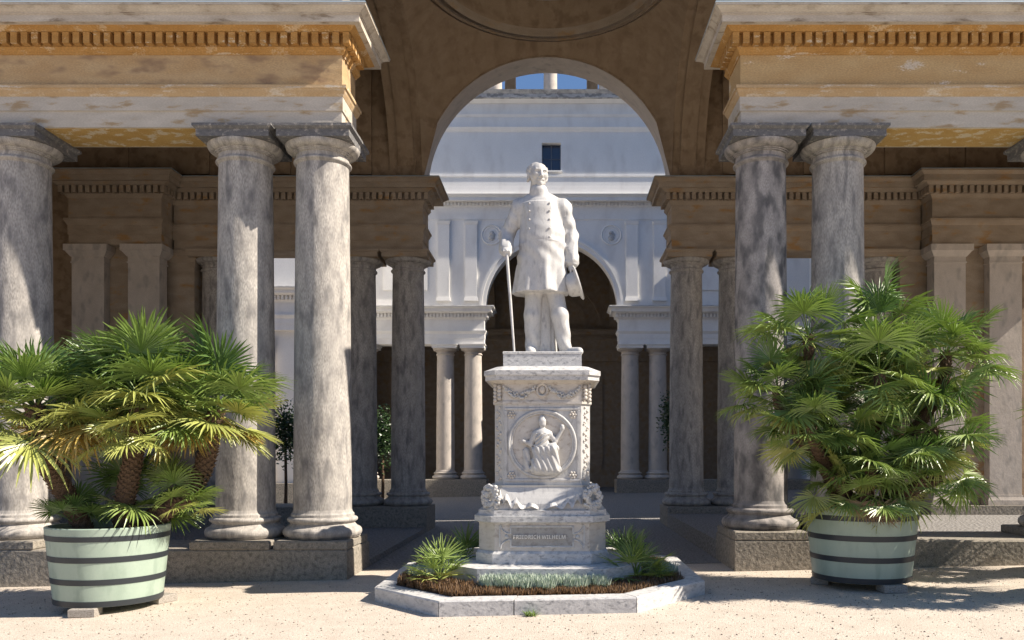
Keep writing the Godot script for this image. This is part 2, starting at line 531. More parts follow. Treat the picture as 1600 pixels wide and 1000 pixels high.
func pilaster(parent: Node, x0: float, x1: float, zf: float, y0: float, m: Material, depth := 0.35):
	var st := st_new()
	band(st, x0, x1, zf - depth, zf, y0 + 0.22, 5.80)
	var o := part("pilaster", st, m, parent)
	st = st_new()
	band(st, x0, x1, zf - depth, zf, y0, y0 + 0.11, 0.06, 0.06)
	band(st, x0, x1, zf - depth, zf, y0 + 0.11, y0 + 0.17, 0.045, 0.03)
	band(st, x0, x1, zf - depth, zf, y0 + 0.17, y0 + 0.22, 0.02, 0.02)
	part("base", st, m, o)
	st = st_new()
	band(st, x0, x1, zf - depth, zf, 5.80, 5.83, 0.02, 0.02)
	band(st, x0, x1, zf - depth, zf, 5.83, 5.94, 0.003, 0.003)
	band(st, x0, x1, zf - depth, zf, 5.94, 6.05, 0.02, 0.10)
	band(st, x0, x1, zf - depth, zf, 6.05, TOP - 0.003, 0.12, 0.12)
	part("capital", st, m, o)

func build_portico():
	var P := thing("portico_building", "ochre plastered portico with grey stone columns and a domed central bay around the statue", "building")
	var front := [M.fascia, M.ochre, M.frieze, M.corona, M.lead]
	var front_r := [M.fascia, M.ochre, M.frieze_warm, M.corona, M.lead]
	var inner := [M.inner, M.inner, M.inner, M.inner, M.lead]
	var dl := column_meshes(0.47, 0.405, 0.365)
	var dr := column_meshes(0.60, 0.375, 0.35)
	var drear := column_meshes(0.50, 0.385, 0.35, 32)
	for s in [-1.0, 1.0]:
		var d: Dictionary = dl if s < 0 else dr
		var y0: float = 0.47 if s < 0 else 0.60
		var yg: float = gy(s * 4.0) - 0.3
		# stylobate wall and slabs
		var st := st_new()
		cbox(st, Vector3(s * 7.47, (yg + y0 - 0.12) / 2, -0.065), Vector3(9.66, y0 - 0.12 - yg, 1.33), 0.02)
		part("stylobate", st, M.plinth, P)
		for x in [3.137, 4.24, 7.45, 11.6]:
			st = st_new()
			cbox(st, Vector3(s * x, y0 - 0.061, 0), Vector3(1.085 if x > 3.2 else 1.0, 0.118, 1.2), 0.015)
			part("plinth_slab", st, M.plinth, P)
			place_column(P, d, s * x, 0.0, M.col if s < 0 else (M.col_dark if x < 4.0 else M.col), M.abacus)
		entablature(P, minf(s * BX, s * 12.1), maxf(s * BX, s * 12.1), -0.365, 0.365, front if s < 0 else front_r, "frl")
		# rear colonnade
		st = st_new()
		cbox(st, Vector3(s * 7.47, (yg + 0.5) / 2, ZR), Vector3(9.66, 0.498 - yg, 1.3), 0.02)
		part("stylobate", st, M.plinth, P)
		for x in [3.155, 4.25, 7.45]:
			place_column(P, drear, s * x, ZR, M.col, M.inner)
		entablature(P, minf(s * BX, s * 8.3), maxf(s * BX, s * 8.3), ZR - 0.365, ZR + 0.365, inner, "frl")
		# projecting pier with two pilasters
		var xa := minf(s * 8.35, s * 10.35)
		var xb := maxf(s * 8.35, s * 10.35)
		entablature(P, xa, xb, ZR - 0.365, -5.95, inner, "frl")
		st = st_new()
		band(st, xa + 0.12, xb - 0.12, ZR - 0.3, -6.2, gy(s * 9.0), TOP)
		part("pier", st, M.inner, P)
		st = st_new()
		band(st, minf(s * 7.86, s * 8.46), maxf(s * 7.86, s * 8.46), ZR - 0.34, ZR + 0.34, 0.49, 5.8)
		var cp := part("corner_pier", st, M.inner, P)
		st = st_new()
		band(st, minf(s * 7.86, s * 8.46), maxf(s * 7.86, s * 8.46), ZR - 0.34, ZR + 0.34, 5.80, 5.94, 0.012, 0.012)
		band(st, minf(s * 7.86, s * 8.46), maxf(s * 7.86, s * 8.46), ZR - 0.34, ZR + 0.34, 5.94, 6.05, 0.02, 0.09)
		band(st, minf(s * 7.86, s * 8.46), maxf(s * 7.86, s * 8.46), ZR - 0.34, ZR + 0.34, 6.05, TOP - 0.004, 0.10, 0.10)
		part("capital", st, M.inner, cp)
		pilaster(P, minf(s * 8.4, s * 9.08), maxf(s * 8.4, s * 9.08), -5.97, 0.55, M.col_pale)
		pilaster(P, minf(s * 9.6, s * 10.3), maxf(s * 9.6, s * 10.3), -5.97, 0.55, M.col_pale)
		st = st_new()
		band(st, xa - 0.1, xb + 0.1, -6.6, -5.8, gy(s * 9.0), 0.548)
		part("pier_plinth", st, M.plinth, P)
		st = st_new()
		band(st, minf(s * 10.3, s * 12.1), maxf(s * 10.3, s * 12.1), ZR - 0.3, ZR + 0.2, -0.4, SPRING)
		part("rear_wall", st, M.brown, P)
		# end of the wing: architrave across, wall above
		st = st_new()
		band(st, minf(s * 11.4, s * 12.1), maxf(s * 11.4, s * 12.1), ZR, -0.37, TOP, 11.2)
		part("end_wall", st, M.inner, P)
		# walls above the entablatures
		for z in [0.0, ZR]:
			st = st_new()
			band(st, minf(s * 3.5, s * 12.1), maxf(s * 3.5, s * 12.1), z - 0.36, z + 0.36, SPRING - 0.004, 11.2)
			part("attic_wall", st, M.brown, P)
		# raised frames on the rear attic wall
		for x in [4.6, 6.4, 8.2, 10.0]:
			st = st_new()
			band(st, s * x - 0.7, s * x + 0.7, ZR + 0.362, ZR + 0.42, SPRING + 0.15, 10.6)
			part("wall_panel", st, M.brown, P)
		# side arch of the central bay
		st = st_new()
		arch_wall(st, 3.035, BX, 3.035, SPRING, 11.2, s * BX, s * 3.5, true, -3.4)
		part("side_arch", st, M.brown, P)
		st = st_new()
		for i in 24:
			var a0 := PI * (0.04 + 0.92 * i / 24.0)
			var a1 := PI * (0.04 + 0.92 * (i + 1) / 24.0)
			var p0 := Vector3(0, SPRING + sin(a0) * (BX - 0.03), -3.4 + cos(a0) * 3.0)
			var p1 := Vector3(0, SPRING + sin(a1) * (BX - 0.03), -3.4 + cos(a1) * 3.0)
			quad(st, p0 + Vector3(s * 2.95, 0, 0), p0 + Vector3(s * 3.3, 0, 0), p1 + Vector3(s * 3.3, 0, 0), p1 + Vector3(s * 2.95, 0, 0))
			for xx in [2.95, 3.3]:
				quad(st, p0 + Vector3(s * xx, 0, 0), p0 + Vector3(s * xx, 0.05, 0), p1 + Vector3(s * xx, 0.05, 0), p1 + Vector3(s * xx, 0, 0))
		part("soffit_panel", st, M.brown, P)
	# left end is closed by a wall
	var lw := st_new()
	band(lw, -12.6, -12.12, ZR, -0.4, -0.4, 11.2)
	part("end_screen", lw, M.hall, P)
	# front and rear arches
	for z in [0.0, ZR]:
		var st := st_new()
		arch_wall(st, BX, BX, 3.5, SPRING, 11.2, z - 0.365, z + 0.365)
		part("arch", st, M.brown, P)
	var av := st_new()
	archivolt(av, BX + 0.0, BX + 0.16, SPRING, ZR + 0.35, ZR + 0.40)
	archivolt(av, BX + 0.16, BX + 0.22, SPRING, ZR + 0.35, ZR + 0.43)
	part("archivolt", av, M.brown, P)
	av = st_new()
	archivolt(av, BX - 0.012, BX - 0.001, SPRING, ZR - 0.37, ZR + 0.368)
	part("lit_toned_arch_soffit", av, M.col_pale, P)  # paler than the brown arch: light from the courtyard painted into the tone
	# vault: pendentives up to the ring, shallow dome inside it
	var st := st_new()
	var rr := 0.897
	var N := 96
	var K := 14
	var f := func(u: float, v: float) -> Vector3:
		return Vector3(u * BX, SPRING + 3.917 * sqrt(maxf(0.0, 1.0 - (u * u + v * v) / 2.0)), -3.4 + v * 3.035)
	for i in N:
		for k in K:
			var q := []
			for c in [[i, k], [i + 1, k], [i + 1, k + 1], [i, k + 1]]:
				var a: float = TAU * c[0] / N + PI / 4
				var rmax := 1.0 / maxf(absf(cos(a)), absf(sin(a)))
				var r := lerpf(rr, rmax, float(c[1]) / K)
				q.append(f.call(cos(a) * r, sin(a) * r))
			var nq := []
			for p in q:
				nq.append(-Vector3(p.x / BX, (p.y - SPRING) / 2.77, (p.z + 3.4) / 3.035).normalized())
			vquad(st, q, nq)
	part("pendentive_vault", st, M.brown, P)
	st = st_new()
	var yr := SPRING + 3.917 * sqrt(1.0 - rr * rr / 2.0)
	var prof := []
	for e in [[0.925, 0.06], [0.915, -0.05], [0.885, -0.075], [0.875, -0.04], [0.845, -0.04], [0.835, -0.10], [0.80, -0.115], [0.785, -0.05], [0.775, 0.02]]:
		prof.append(Vector2(e[0], yr + e[1]))
	lathe(st, prof, 96, Vector3(0, 0, -3.4), BX, 3.035)
	part("dome_ring", st, M.inner, P)
	st = st_new()
	prof = []
	for i in 13:
		var a := i / 12.0 * PI / 2
		prof.append(Vector2(0.78 * cos(a), yr + 0.02 + 0.9 * sin(a)))
	lathe(st, prof, 64, Vector3(0, 0, -3.4), BX, 3.035)
	part("dome", st, M.brown, P)
	st = st_new()
	band(st, -12.5, 12.5, ZR - 0.45, 0.45, 11.21, 13.4)  # unseen roof block, raised so its shadow darkens the courtyard ground
	part("roof", st, M.lead, P)
	for s in [-1.0, 1.0]:
		st = st_new()
		band(st, minf(s * 3.5, s * 12.1), maxf(s * 3.5, s * 12.1), ZR + 0.36, -0.36, 10.9, 11.2)
		part("ceiling", st, M.brown, P)

# ---------------------------------------------------------------- courtyard
func build_courtyard():
	var F := thing("palace_facade", "white palace facade with an arch and attic window behind the statue", "building")
	var w := [M.white, M.white, M.white, M.white, M.white_old]
	var d := column_meshes(0.62, 0.385, 0.35, 28)
	var zf := ZB + 0.365
	for s in [-1.0, 1.0]:
		for x in [3.26, 4.41, 7.7]:
			place_column(F, d, s * x, ZB, M.col_pale, M.white)
		var st := st_new()
		cbox(st, Vector3(s * 8.8, 0.2, ZB), Vector3(12.3, 0.838, 1.3), 0.02)
		part("stylobate", st, M.plinth, F)
		entablature(F, minf(s * BX, s * 15.0), maxf(s * BX, s * 15.0), ZB - 0.365, zf, w, "frl", TOP, true)
		for x in [3.3, 4.44, 7.6]:
			st = st_new()
			band(st, s * x - 0.24, s * x + 0.24, zf - 0.1, zf + 0.09, 8.1, 11.1)
			var pl := part("pilaster", st, M.white, F)
			st = st_new()
			band(st, s * x - 0.24, s * x + 0.24, zf - 0.1, zf + 0.09, 7.95, 8.1, 0.05, 0.03)
			band(st, s * x - 0.24, s * x + 0.24, zf - 0.1, zf + 0.09, 11.1, 11.22, 0.02, 0.05)
			part("pilaster_trim", st, M.white, pl)
		st = st_new()
		band(st, s * 6.0 - 0.9, s * 6.0 + 0.9, zf - 0.1, zf + 0.05, 8.4, 10.9)
		part("wall_panel", st, M.white, F)
		st = st_new()
		for r in [[0.40, 0.035], [0.30, 0.02]]:
			var c := Vector3(s * 2.46, 10.68, zf)
			for i in 28:
				var a := TAU * i / 28
				var b := TAU * (i + 1) / 28
				tube(st, [c + Vector3(cos(a), sin(a), 0) * r[0], c + Vector3(cos(b), sin(b), 0) * r[0]], [r[1], r[1]], 6, false)
		var md := part("medallion", st, M.white, F)
		st = st_new()
		for e in [[Vector3(0, 0.07, 0), 0.1], [Vector3(0, -0.12, 0), 0.13], [Vector3(0.05, 0.0, 0), 0.1]]:
			ball(st, Vector3(s * 2.46, 10.68, zf) + e[0], Vector3(e[1], e[1], 0.06))
		part("portrait_head", st, M.white_old, md)
	# upper storey wall with the arch
	var st := st_new()
	arch_wall(st, 2.72, 2.72, 15.0, 7.72, 11.3, ZB - 0.365, zf)
	part("upper_wall", st, M.white, F)
	st = st_new()
	archivolt(st, 2.70, 2.86, 7.72, zf - 0.02, zf + 0.05)
	archivolt(st, 2.86, 2.96, 7.72, zf - 0.02, zf + 0.08)
	part("archivolt", st, M.white, F)
	# main cornice
	st = st_new()
	band(st, -15, 15, ZB - 0.3, zf, 11.3, 11.5, 0.03, 0.03)
	band(st, -15, 15, ZB - 0.3, zf, 11.5, 11.82, 0.01, 0.01)
	band(st, -15, 15, ZB - 0.3, zf, 11.82, 11.86, 0.05, 0.06)
	band(st, -15, 15, ZB - 0.3, zf, 11.86, 12.0, 0.06, 0.06)
	band(st, -15, 15, ZB - 0.3, zf, 12.0, 12.14, 0.34, 0.34)
	band(st, -15, 15, ZB - 0.3, zf, 12.14, 12.24, 0.36, 0.44)
	part("main_cornice", st, M.white, F)
	st = st_new()
	var dst := st_new()
	box(dst, Vector3.ZERO, Vector3(0.085, 0.12, 0.09))
	var dm := dst.commit()
	for i in 196:
		st.append_from(dm, 0, Transform3D(Basis(), Vector3(-14.6 + i * 0.15, 11.93, zf + 0.105)))
	part("dentil_row", st, M.white, F).set_meta("kind", "stuff")
	# attic with a window
	st = st_new()
	var z0 := ZB - 0.5
	band(st, -15, 15, z0, zf + 0.1, 12.24, 12.62)
	band(st, -15, 15, z0, zf + 0.06, 12.62, 13.05)
	band(st, -15, 15, z0, zf + 0.09, 13.05, 13.10)
	band(st, -15, -0.40, z0, zf, 13.10, 14.920)
	band(st, 0.38, 15, z0, zf, 13.10, 14.920)
	band(st, -0.40, 0.38, z0, zf, 13.10, 13.300)
	band(st, -0.40, 0.38, z0, zf, 14.470, 14.920)
	part("attic_wall", st, M.white, F)
	st = st_new()
	box(st, Vector3(-0.01, 13.885, zf - 0.30), Vector3(0.78, 1.17, 0.03))
	var win := part("attic_window", st, M.glass, F)
	st = st_new()
	box(st, Vector3(-0.01, 13.885, zf - 0.27), Vector3(0.035, 1.17, 0.03))
	box(st, Vector3(-0.01, 13.880, zf - 0.271), Vector3(0.78, 0.03, 0.028))
	for sx in [-0.385, 0.365]:
		box(st, Vector3(sx, 13.885, zf - 0.272), Vector3(0.03, 1.17, 0.03))
	part("mullion", st, M.mullion, win)
	st = st_new()
	cbox(st, Vector3(-0.01, 13.270, zf + 0.04), Vector3(0.9, 0.06, 0.12), 0.01)
	part("window_sill", st, M.white, win)
	st = st_new()
	band(st, -15, 15, z0, zf, 14.920, 14.990, 0.02, 0.04)
	band(st, -15, 15, z0, zf, 14.990, 15.090, 0.06, 0.10)
	band(st, -15, 15, z0, zf, 15.090, 15.520, 0.03, 0.03)
	band(st, -15, 15, z0, zf, 15.520, 15.620, 0.05, 0.09)
	band(st, -15, 15, z0, zf, 15.620, 16.070, 0.03, 0.03)
	band(st, -15, 15, z0, zf, 16.070, 16.190, 0.08, 0.2)
	part("attic_cornice", st, M.white, F)
	st = st_new()
	band(st, -15, 15, z0, zf, 16.190, 16.350, 0.34, 0.34)
	band(st, -15, 15, z0, zf, 16.350, 16.470, 0.36, 0.46)
	part("top_cornice", st, M.white_old, F)
	# belvedere on the roof
	st = st_new()
	band(st, -15, 15, ZB - 9.0, z0, 15.170, 16.370)
	part("roof_terrace", st, M.white_old, F)
	for x in [-4.6, -2.3, 0.0, 2.3, 4.6]:
		st = st_new()
		lathe(st, [Vector2(0.36, 16.470), Vector2(0.36, 16.550), Vector2(0.30, 16.590), Vector2(0.285, 16.670), Vector2(0.26, 20.3), Vector2(0.36, 20.45), Vector2(0.36, 20.6)], 24, Vector3(x - 0.05, 0, ZB - 0.1))
		part("belvedere_column", st, M.col_pale, F)
		st = st_new()
		lathe(st, [Vector2(0.34, 16.370), Vector2(0.30, 16.670), Vector2(0.26, 20.3), Vector2(0.36, 20.6)], 20, Vector3(x * 0.86 - 0.05, 0, ZB - 5.5))
		part("belvedere_column", st, M.hall, F)
	st = st_new()
	band(st, -15, 15, ZB - 5.9, ZB - 5.1, 20.6, 21.6)
	band(st, -15, 15, ZB - 0.5, ZB + 0.3, 20.6, 21.6)
	band(st, -15, 15, ZB - 6.2, ZB + 0.5, 21.61, 22.0)
	part("belvedere_roof", st, M.white_old, F)
	# hall behind the arch
	st = st_new()
	band(st, -15, 15, -28.7, -28.2, -0.4, 15.12)
	part("hall_wall", st, M.hall, F)
	st = st_new()
	band(st, -15, 15, -28.2, ZB - 0.5, 14.7, 15.1)
	part("hall_ceiling", st, M.hall, F)
	for s in [-1.0, 1.0]:
		st = st_new()
		band(st, minf(s * 15, s * 15.4), maxf(s * 15, s * 15.4), -28.7, ZB, -0.4, 15.12)
		part("hall_side_wall", st, M.hall, F)
		st = st_new()
		arch_wall(st, 2.6, 2.6, 2.6, 7.7, 11.0, s * BX, s * 3.4, true, -25.2, 24)
		band(st, minf(s * BX, s * 3.4), maxf(s * BX, s * 3.4), -28.2, ZB - 0.4, 11.0, 14.68)
		part("hall_side_arch", st, M.hall, F)
	entablature(F, -15, 15, -28.3, -28.0, [M.hall, M.inner, M.hall, M.inner, M.hall], "f", TOP, true)
	st = st_new()
	archivolt(st, 2.35, 2.5, 7.75, -28.25, -28.1)
	archivolt(st, 1.7, 1.85, 7.75, -28.25, -28.12)
	part("blind_arch", st, M.hall, F)
	for x in [-6.2, -1.9, 1.9, 6.2]:
		st = st_new()
		band(st, x - 0.55, x + 0.55, -28.3, -28.1, 1.0, 5.6)
		part("hall_panel", st, M.inner, F)
	# flanking buildings of the courtyard
	var R := thing("side_wing", "plain high wing closing the courtyard on the right side", "building")
	st = st_new()
	band(st, 10.6, 20.0, -34.0, -7.7, -0.3, 13.7)
	part("wall", st, M.white, R)
	st = st_new()
	band(st, 10.6, 20.0, -34.0, -7.9, 13.7, 14.0, 0.1, 0.3)
	part("cornice", st, M.white_old, R)
	for i in 5:
		st = st_new()
		box(st, Vector3(10.58, 4.0, -11.5 - i * 2.6), Vector3(0.1, 3.2, 1.2))
		part("window", st, M.glass, R)
	var L := thing("courtyard_pavilion", "sunlit cream pavilion seen between the two left front columns", "building")
	st = st_new()
	band(st, -15.0, -8.6, -21.7, -18.2, -0.3, TOP)
	part("wall", st, M.white, L)
	entablature(L, -15.0, -8.4, -21.7, -18.0, w, "fr", TOP, true)
	st = st_new()
	band(st, -15.0, -8.6, -21.7, -18.2, 7.715, 13.2)
	part("upper_wall", st, M.white, L)
	for x in [-8.75, -10.4, -12.0]:
		st = st_new()
		band(st, x - 0.25, x + 0.25, -18.3, -18.0, 0.6, 5.95)
		part("pilaster", st, M.col_pale, L)
	st = st_new()
	band(st, -15.0, -8.2, -21.7, -17.7, -0.3, 0.6)
	part("plinth", st, M.plinth, L)

func ball(st: SurfaceTool, c: Vector3, r: Vector3, n := 10):
	for i in n:
		for k in n:
			var q := []
			for e in [[i, k], [i, k + 1], [i + 1, k + 1], [i + 1, k]]:
				var a: float = PI * e[0] / n
				var b: float = TAU * e[1] / n
				q.append(Vector3(sin(a) * cos(b), cos(a), sin(a) * sin(b)))
			vquad(st, [c + q[0] * r, c + q[1] * r, c + q[2] * r, c + q[3] * r], [(q[0] / r).normalized(), (q[1] / r).normalized(), (q[2] / r).normalized(), (q[3] / r).normalized()])

# ---------------------------------------------------------------- surface nets
var G := {}
func grid_new(lo: Vector3, hi: Vector3, cell: float):
	var n := Vector3i(((hi - lo) / cell).ceil()) + Vector3i.ONE
	var f := PackedFloat32Array()
	f.resize(n.x * n.y * n.z)
	f.fill(1.0)
	G = {lo = lo, cell = cell, n = n, f = f}

# tapered capsule a-b; sq flattens it (per-axis factor), op "+" joins, "-" cuts
func cap(a: Vector3, b: Vector3, ra: float, rb: float, k := 0.03, sq := Vector3.ONE, op := "+"):
	var lo: Vector3 = G.lo
	var cell: float = G.cell
	var n: Vector3i = G.n
	var f: PackedFloat32Array = G.f
	var rm := maxf(ra, rb) + k + cell * 2.0
	var e := sq * rm
	var p0 := Vector3i(((a.min(b) - e - lo) / cell).floor()).clamp(Vector3i.ZERO, n - Vector3i.ONE)
	var p1 := Vector3i(((a.max(b) + e - lo) / cell).ceil()).clamp(Vector3i.ZERO, n - Vector3i.ONE)
	var A := a / sq
	var ba := b / sq - A
	var bb := maxf(ba.length_squared(), 1e-9)
	var smin := minf(sq.x, minf(sq.y, sq.z))
	var cut := op == "-"
	for z in range(p0.z, p1.z + 1):
		for y in range(p0.y, p1.y + 1):
			var i := (z * n.y + y) * n.x + p0.x
			var P := Vector3(lo.x + p0.x * cell, lo.y + y * cell, lo.z + z * cell) / sq - A
			var step := cell / sq.x
			for x in range(p0.x, p1.x + 1):
				var h := clampf(P.dot(ba) / bb, 0.0, 1.0)
				var d := (P - ba * h).length() - lerpf(ra, rb, h)
				d *= smin
				var o := f[i]
				if cut:
					d = -d
					var hh := maxf(k - absf(o - d), 0.0) / k
					f[i] = maxf(o, d) + hh * hh * k * 0.25
				else:
					var hh := maxf(k - absf(o - d), 0.0) / k
					f[i] = minf(o, d) - hh * hh * k * 0.25
				P.x += step
				i += 1
	G.f = f

func cut_below(y0: float):
	var n: Vector3i = G.n
	var f: PackedFloat32Array = G.f
	for z in n.z:
		for y in n.y:
			var d: float = y0 - (G.lo.y + y * G.cell)
			var i := (z * n.y + y) * n.x
			for x in n.x:
				f[i] = maxf(f[i], d)
				i += 1
	G.f = f

func warp(fn: Callable):
	var n: Vector3i = G.n
	var f: PackedFloat32Array = G.f
	var lim: float = G.cell * 5.0
	for z in n.z:
		for y in n.y:
			var i := (z * n.y + y) * n.x
			for x in n.x:
				if absf(f[i]) < lim:
					f[i] += fn.call(G.lo + Vector3(x, y, z) * G.cell)
				i += 1
	G.f = f

func front_z(x: float, y: float) -> float:
	var n: Vector3i = G.n
	var xi := clampi(int((x - G.lo.x) / G.cell), 0, n.x - 1)
	var yi := clampi(int((y - G.lo.y) / G.cell), 0, n.y - 1)
	for z in range(n.z - 1, 0, -1):
		if G.f[(z * n.y + yi) * n.x + xi] < 0.0:
			return G.lo.z + z * G.cell
	return 0.0

func nets(st: SurfaceTool, xf := Transform3D()):
	var n: Vector3i = G.n
	var f: PackedFloat32Array = G.f
	var lo: Vector3 = G.lo
	var cell: float = G.cell
	var sx := 1
	var sy := n.x
	var sz := n.x * n.y
	var offs := [0, sx, sy, sx + sy, sz, sx + sz, sy + sz, sx + sy + sz]
	var cpos := [Vector3(0, 0, 0), Vector3(1, 0, 0), Vector3(0, 1, 0), Vector3(1, 1, 0), Vector3(0, 0, 1), Vector3(1, 0, 1), Vector3(0, 1, 1), Vector3(1, 1, 1)]
	var edges := [[0, 1], [2, 3], [4, 5], [6, 7], [0, 2], [1, 3], [4, 6], [5, 7], [0, 4], [1, 5], [2, 6], [3, 7]]
	var ids := {}
	var V := PackedVector3Array()
	var NN := PackedVector3Array()
	for z in n.z - 1:
		for y in n.y - 1:
			var base := z * sz + y * sy
			for x in n.x - 1:
				var i := base + x
				var s0 := f[i] < 0.0
				if s0 == (f[i + 1] < 0.0) and s0 == (f[i + sy] < 0.0) and s0 == (f[i + sz] < 0.0) and s0 == (f[i + sx + sy] < 0.0) and s0 == (f[i + sx + sz] < 0.0) and s0 == (f[i + sy + sz] < 0.0) and s0 == (f[i + sx + sy + sz] < 0.0):
					continue
				var acc := Vector3.ZERO
				var cnt := 0
				for e in edges:
					var va := f[i + offs[e[0]]]
					var vb := f[i + offs[e[1]]]
					if (va < 0.0) != (vb < 0.0):
						acc += (cpos[e[0]] as Vector3).lerp(cpos[e[1]], va / (va - vb))
						cnt += 1
				ids[i] = V.size()
				V.append(xf * (lo + (Vector3(x, y, z) + acc / cnt) * cell))
				var g := Vector3(f[i + sx] - f[i] + f[i + sx + sy + sz] - f[i + sy + sz], f[i + sy] - f[i] + f[i + sx + sy + sz] - f[i + sx + sz], f[i + sz] - f[i] + f[i + sx + sy + sz] - f[i + sx + sy])
				NN.append((xf.basis * g).normalized())
	for i in ids:
		var s0 := f[i] < 0.0
		for ax in [[sx, sy, sz], [sy, sz, sx], [sz, sx, sy]]:
			if (f[i + ax[0]] < 0.0) != s0:
				var a: int = i - ax[1] - ax[2]
				var b: int = i - ax[2]
				var c: int = i - ax[1]
				if ids.has(a) and ids.has(b) and ids.has(c):
					var q := [ids[a], ids[b], ids[i], ids[c]]
					if s0:
						q = [ids[a], ids[c], ids[i], ids[b]]
					vquad(st, [V[q[0]], V[q[1]], V[q[2]], V[q[3]]], [NN[q[0]], NN[q[1]], NN[q[2]], NN[q[3]]])

# ---------------------------------------------------------------- pedestal and statue
const PC := Vector3(0.04, 0, 1.25)

func octband(st: SurfaceTool, h: float, ch: float, y0: float, y1: float, h1 := -1.0):
	var a := octa(h, h, ch)
	prism(st, a, y0, y1, 0.0 if h1 < 0.0 else h1 / h - 1.0)

func build_pedestal():
	var P := thing("pedestal", "white marble pedestal with relief medallion, wreaths and name panel", "pedestal", PC)
	var st := st_new()
	octband(st, 1.18, 0.45, 0.05, 0.35)
	part("step", st, M.marble_grey, P)
	st = st_new()
	octband(st, 0.80, 0.215, 0.352, 0.47)
	octband(st, 0.80, 0.215, 0.47, 0.50, 0.775)
	part("base_course", st, M.marble_grey, P)
	st = st_new()
	octband(st, 0.765, 0.205, 0.50, 0.83)
	part("base_block", st, M.marble_warm, P)
	st = st_new()
	octband(st, 0.765, 0.205, 0.83, 0.85, 0.80)
	octband(st, 0.815, 0.215, 0.85, 0.92)
	octband(st, 0.77, 0.20, 0.92, 0.985)
	part("base_cornice", st, M.marble_grey, P)
	st = st_new()
	var pr := [[0.72, 0.985], [0.715, 1.06], [0.685, 1.13], [0.65, 1.20], [0.63, 1.255], [0.64, 1.28]]
	for i in pr.size() - 1:
		octband(st, pr[i][0], 0.15, pr[i][1], pr[i + 1][1], pr[i + 1][0])
	part("concave_course", st, M.marble, P)
	st = st_new()
	octband(st, 0.58, 0.11, 1.28, 2.26)
	part("die", st, M.marble, P)
	st = st_new()
	octband(st, 0.60, 0.12, 2.26, 2.29)
	octband(st, 0.585, 0.115, 2.29, 2.50)
	octband(st, 0.59, 0.115, 2.50, 2.54, 0.66)
	part("garland_frieze", st, M.marble_warm, P)
	st = st_new()
	octband(st, 0.69, 0.14, 2.54, 2.60)
	octband(st, 0.705, 0.14, 2.60, 2.655)
	octband(st, 0.70, 0.14, 2.655, 2.72, 0.56)
	part("cornice", st, M.marble_grey, P)
	st = st_new()
	cbox(st, Vector3(0, 2.80, 0), Vector3(0.96, 0.16, 0.92), 0.012)
	cbox(st, Vector3(0, 2.892, 0), Vector3(0.97, 0.035, 0.93), 0.008)
	part("top_block", st, M.marble_grey, P)
	var zf := 0.58
	# raised frame round the die panel
	st = st_new()
	for e in [[Vector3(0, 1.34, zf), Vector3(0.90, 0.035, 0.03)], [Vector3(0, 2.20, zf), Vector3(0.90, 0.035, 0.03)], [Vector3(-0.44, 1.77, zf), Vector3(0.03, 0.83, 0.03)], [Vector3(0.44, 1.77, zf), Vector3(0.03, 0.83, 0.03)]]:
		cbox(st, e[0], e[1], 0.008)
	part("panel_frame", st, M.marble, P)
	# medallion ring
	st = st_new()
	for i in 64:
		var a := TAU * i / 64
		var b := TAU * (i + 1) / 64
		for r in [[0.40, 0.022], [0.372, 0.014]]:
			tube(st, [Vector3(cos(a) * r[0], 1.775 + sin(a) * r[0], zf + 0.01), Vector3(cos(b) * r[0], 1.775 + sin(b) * r[0], zf + 0.01)], [r[1], r[1]], 6, false)
	var ring := part("medallion", st, M.marble, P)
	st = st_new()
	for i in 48:
		var a := TAU * i / 48
		var b := TAU * (i + 1) / 48
		tri(st, Vector3(0, 1.775, zf + 0.004), Vector3(cos(a) * 0.385, 1.775 + sin(a) * 0.385, zf + 0.004), Vector3(cos(b) * 0.385, 1.775 + sin(b) * 0.385, zf + 0.004), Vector3(0, 0, 1))
	part("medallion_ground", st, M.marble_warm, ring)
	# seated figure in relief
	grid_new(Vector3(-0.38, -0.38, -0.02), Vector3(0.38, 0.40, 0.13), 0.008)
	var q := Vector3(1, 1, 0.75)
	cap(Vector3(0, 0.27, 0.04), Vector3(0.005, 0.235, 0.045), 0.048, 0.04, 0.012, q)
	cap(Vector3(0, 0.315, 0.03), Vector3(0, 0.315, 0.03), 0.035, 0.035, 0.012, q)
	cap(Vector3(0, 0.2, 0.03), Vector3(0, 0.15, 0.03), 0.03, 0.04, 0.012, q)
	cap(Vector3(-0.06, 0.12, 0.03), Vector3(0.06, 0.12, 0.03), 0.055, 0.055, 0.02, q)
	cap(Vector3(0, 0.1, 0.035), Vector3(-0.01, -0.06, 0.04), 0.09, 0.075, 0.02, q)
	cap(Vector3(-0.09, 0.12, 0.03), Vector3(-0.14, 0.0, 0.03), 0.036, 0.03, 0.012, q)
	cap(Vector3(-0.14, 0.0, 0.03), Vector3(-0.23, 0.035, 0.045), 0.028, 0.02, 0.012, q)
	cap(Vector3(0.09, 0.12, 0.03), Vector3(0.155, 0.03, 0.03), 0.036, 0.03, 0.012, q)
	cap(Vector3(0.155, 0.03, 0.03), Vector3(0.235, 0.16, 0.04), 0.028, 0.02, 0.012, q)
	cap(Vector3(0.24, 0.19, 0.04), Vector3(0.24, 0.21, 0.04), 0.03, 0.028, 0.01, q)
	cap(Vector3(-0.04, -0.08, 0.04), Vector3(0.12, -0.06, 0.07), 0.085, 0.07, 0.02, q)
	cap(Vector3(0.13, -0.06, 0.06), Vector3(0.14, -0.29, 0.045), 0.065, 0.075, 0.02, q)
	cap(Vector3(-0.03, -0.08, 0.05), Vector3(-0.06, -0.28, 0.045), 0.07, 0.085, 0.02, q)
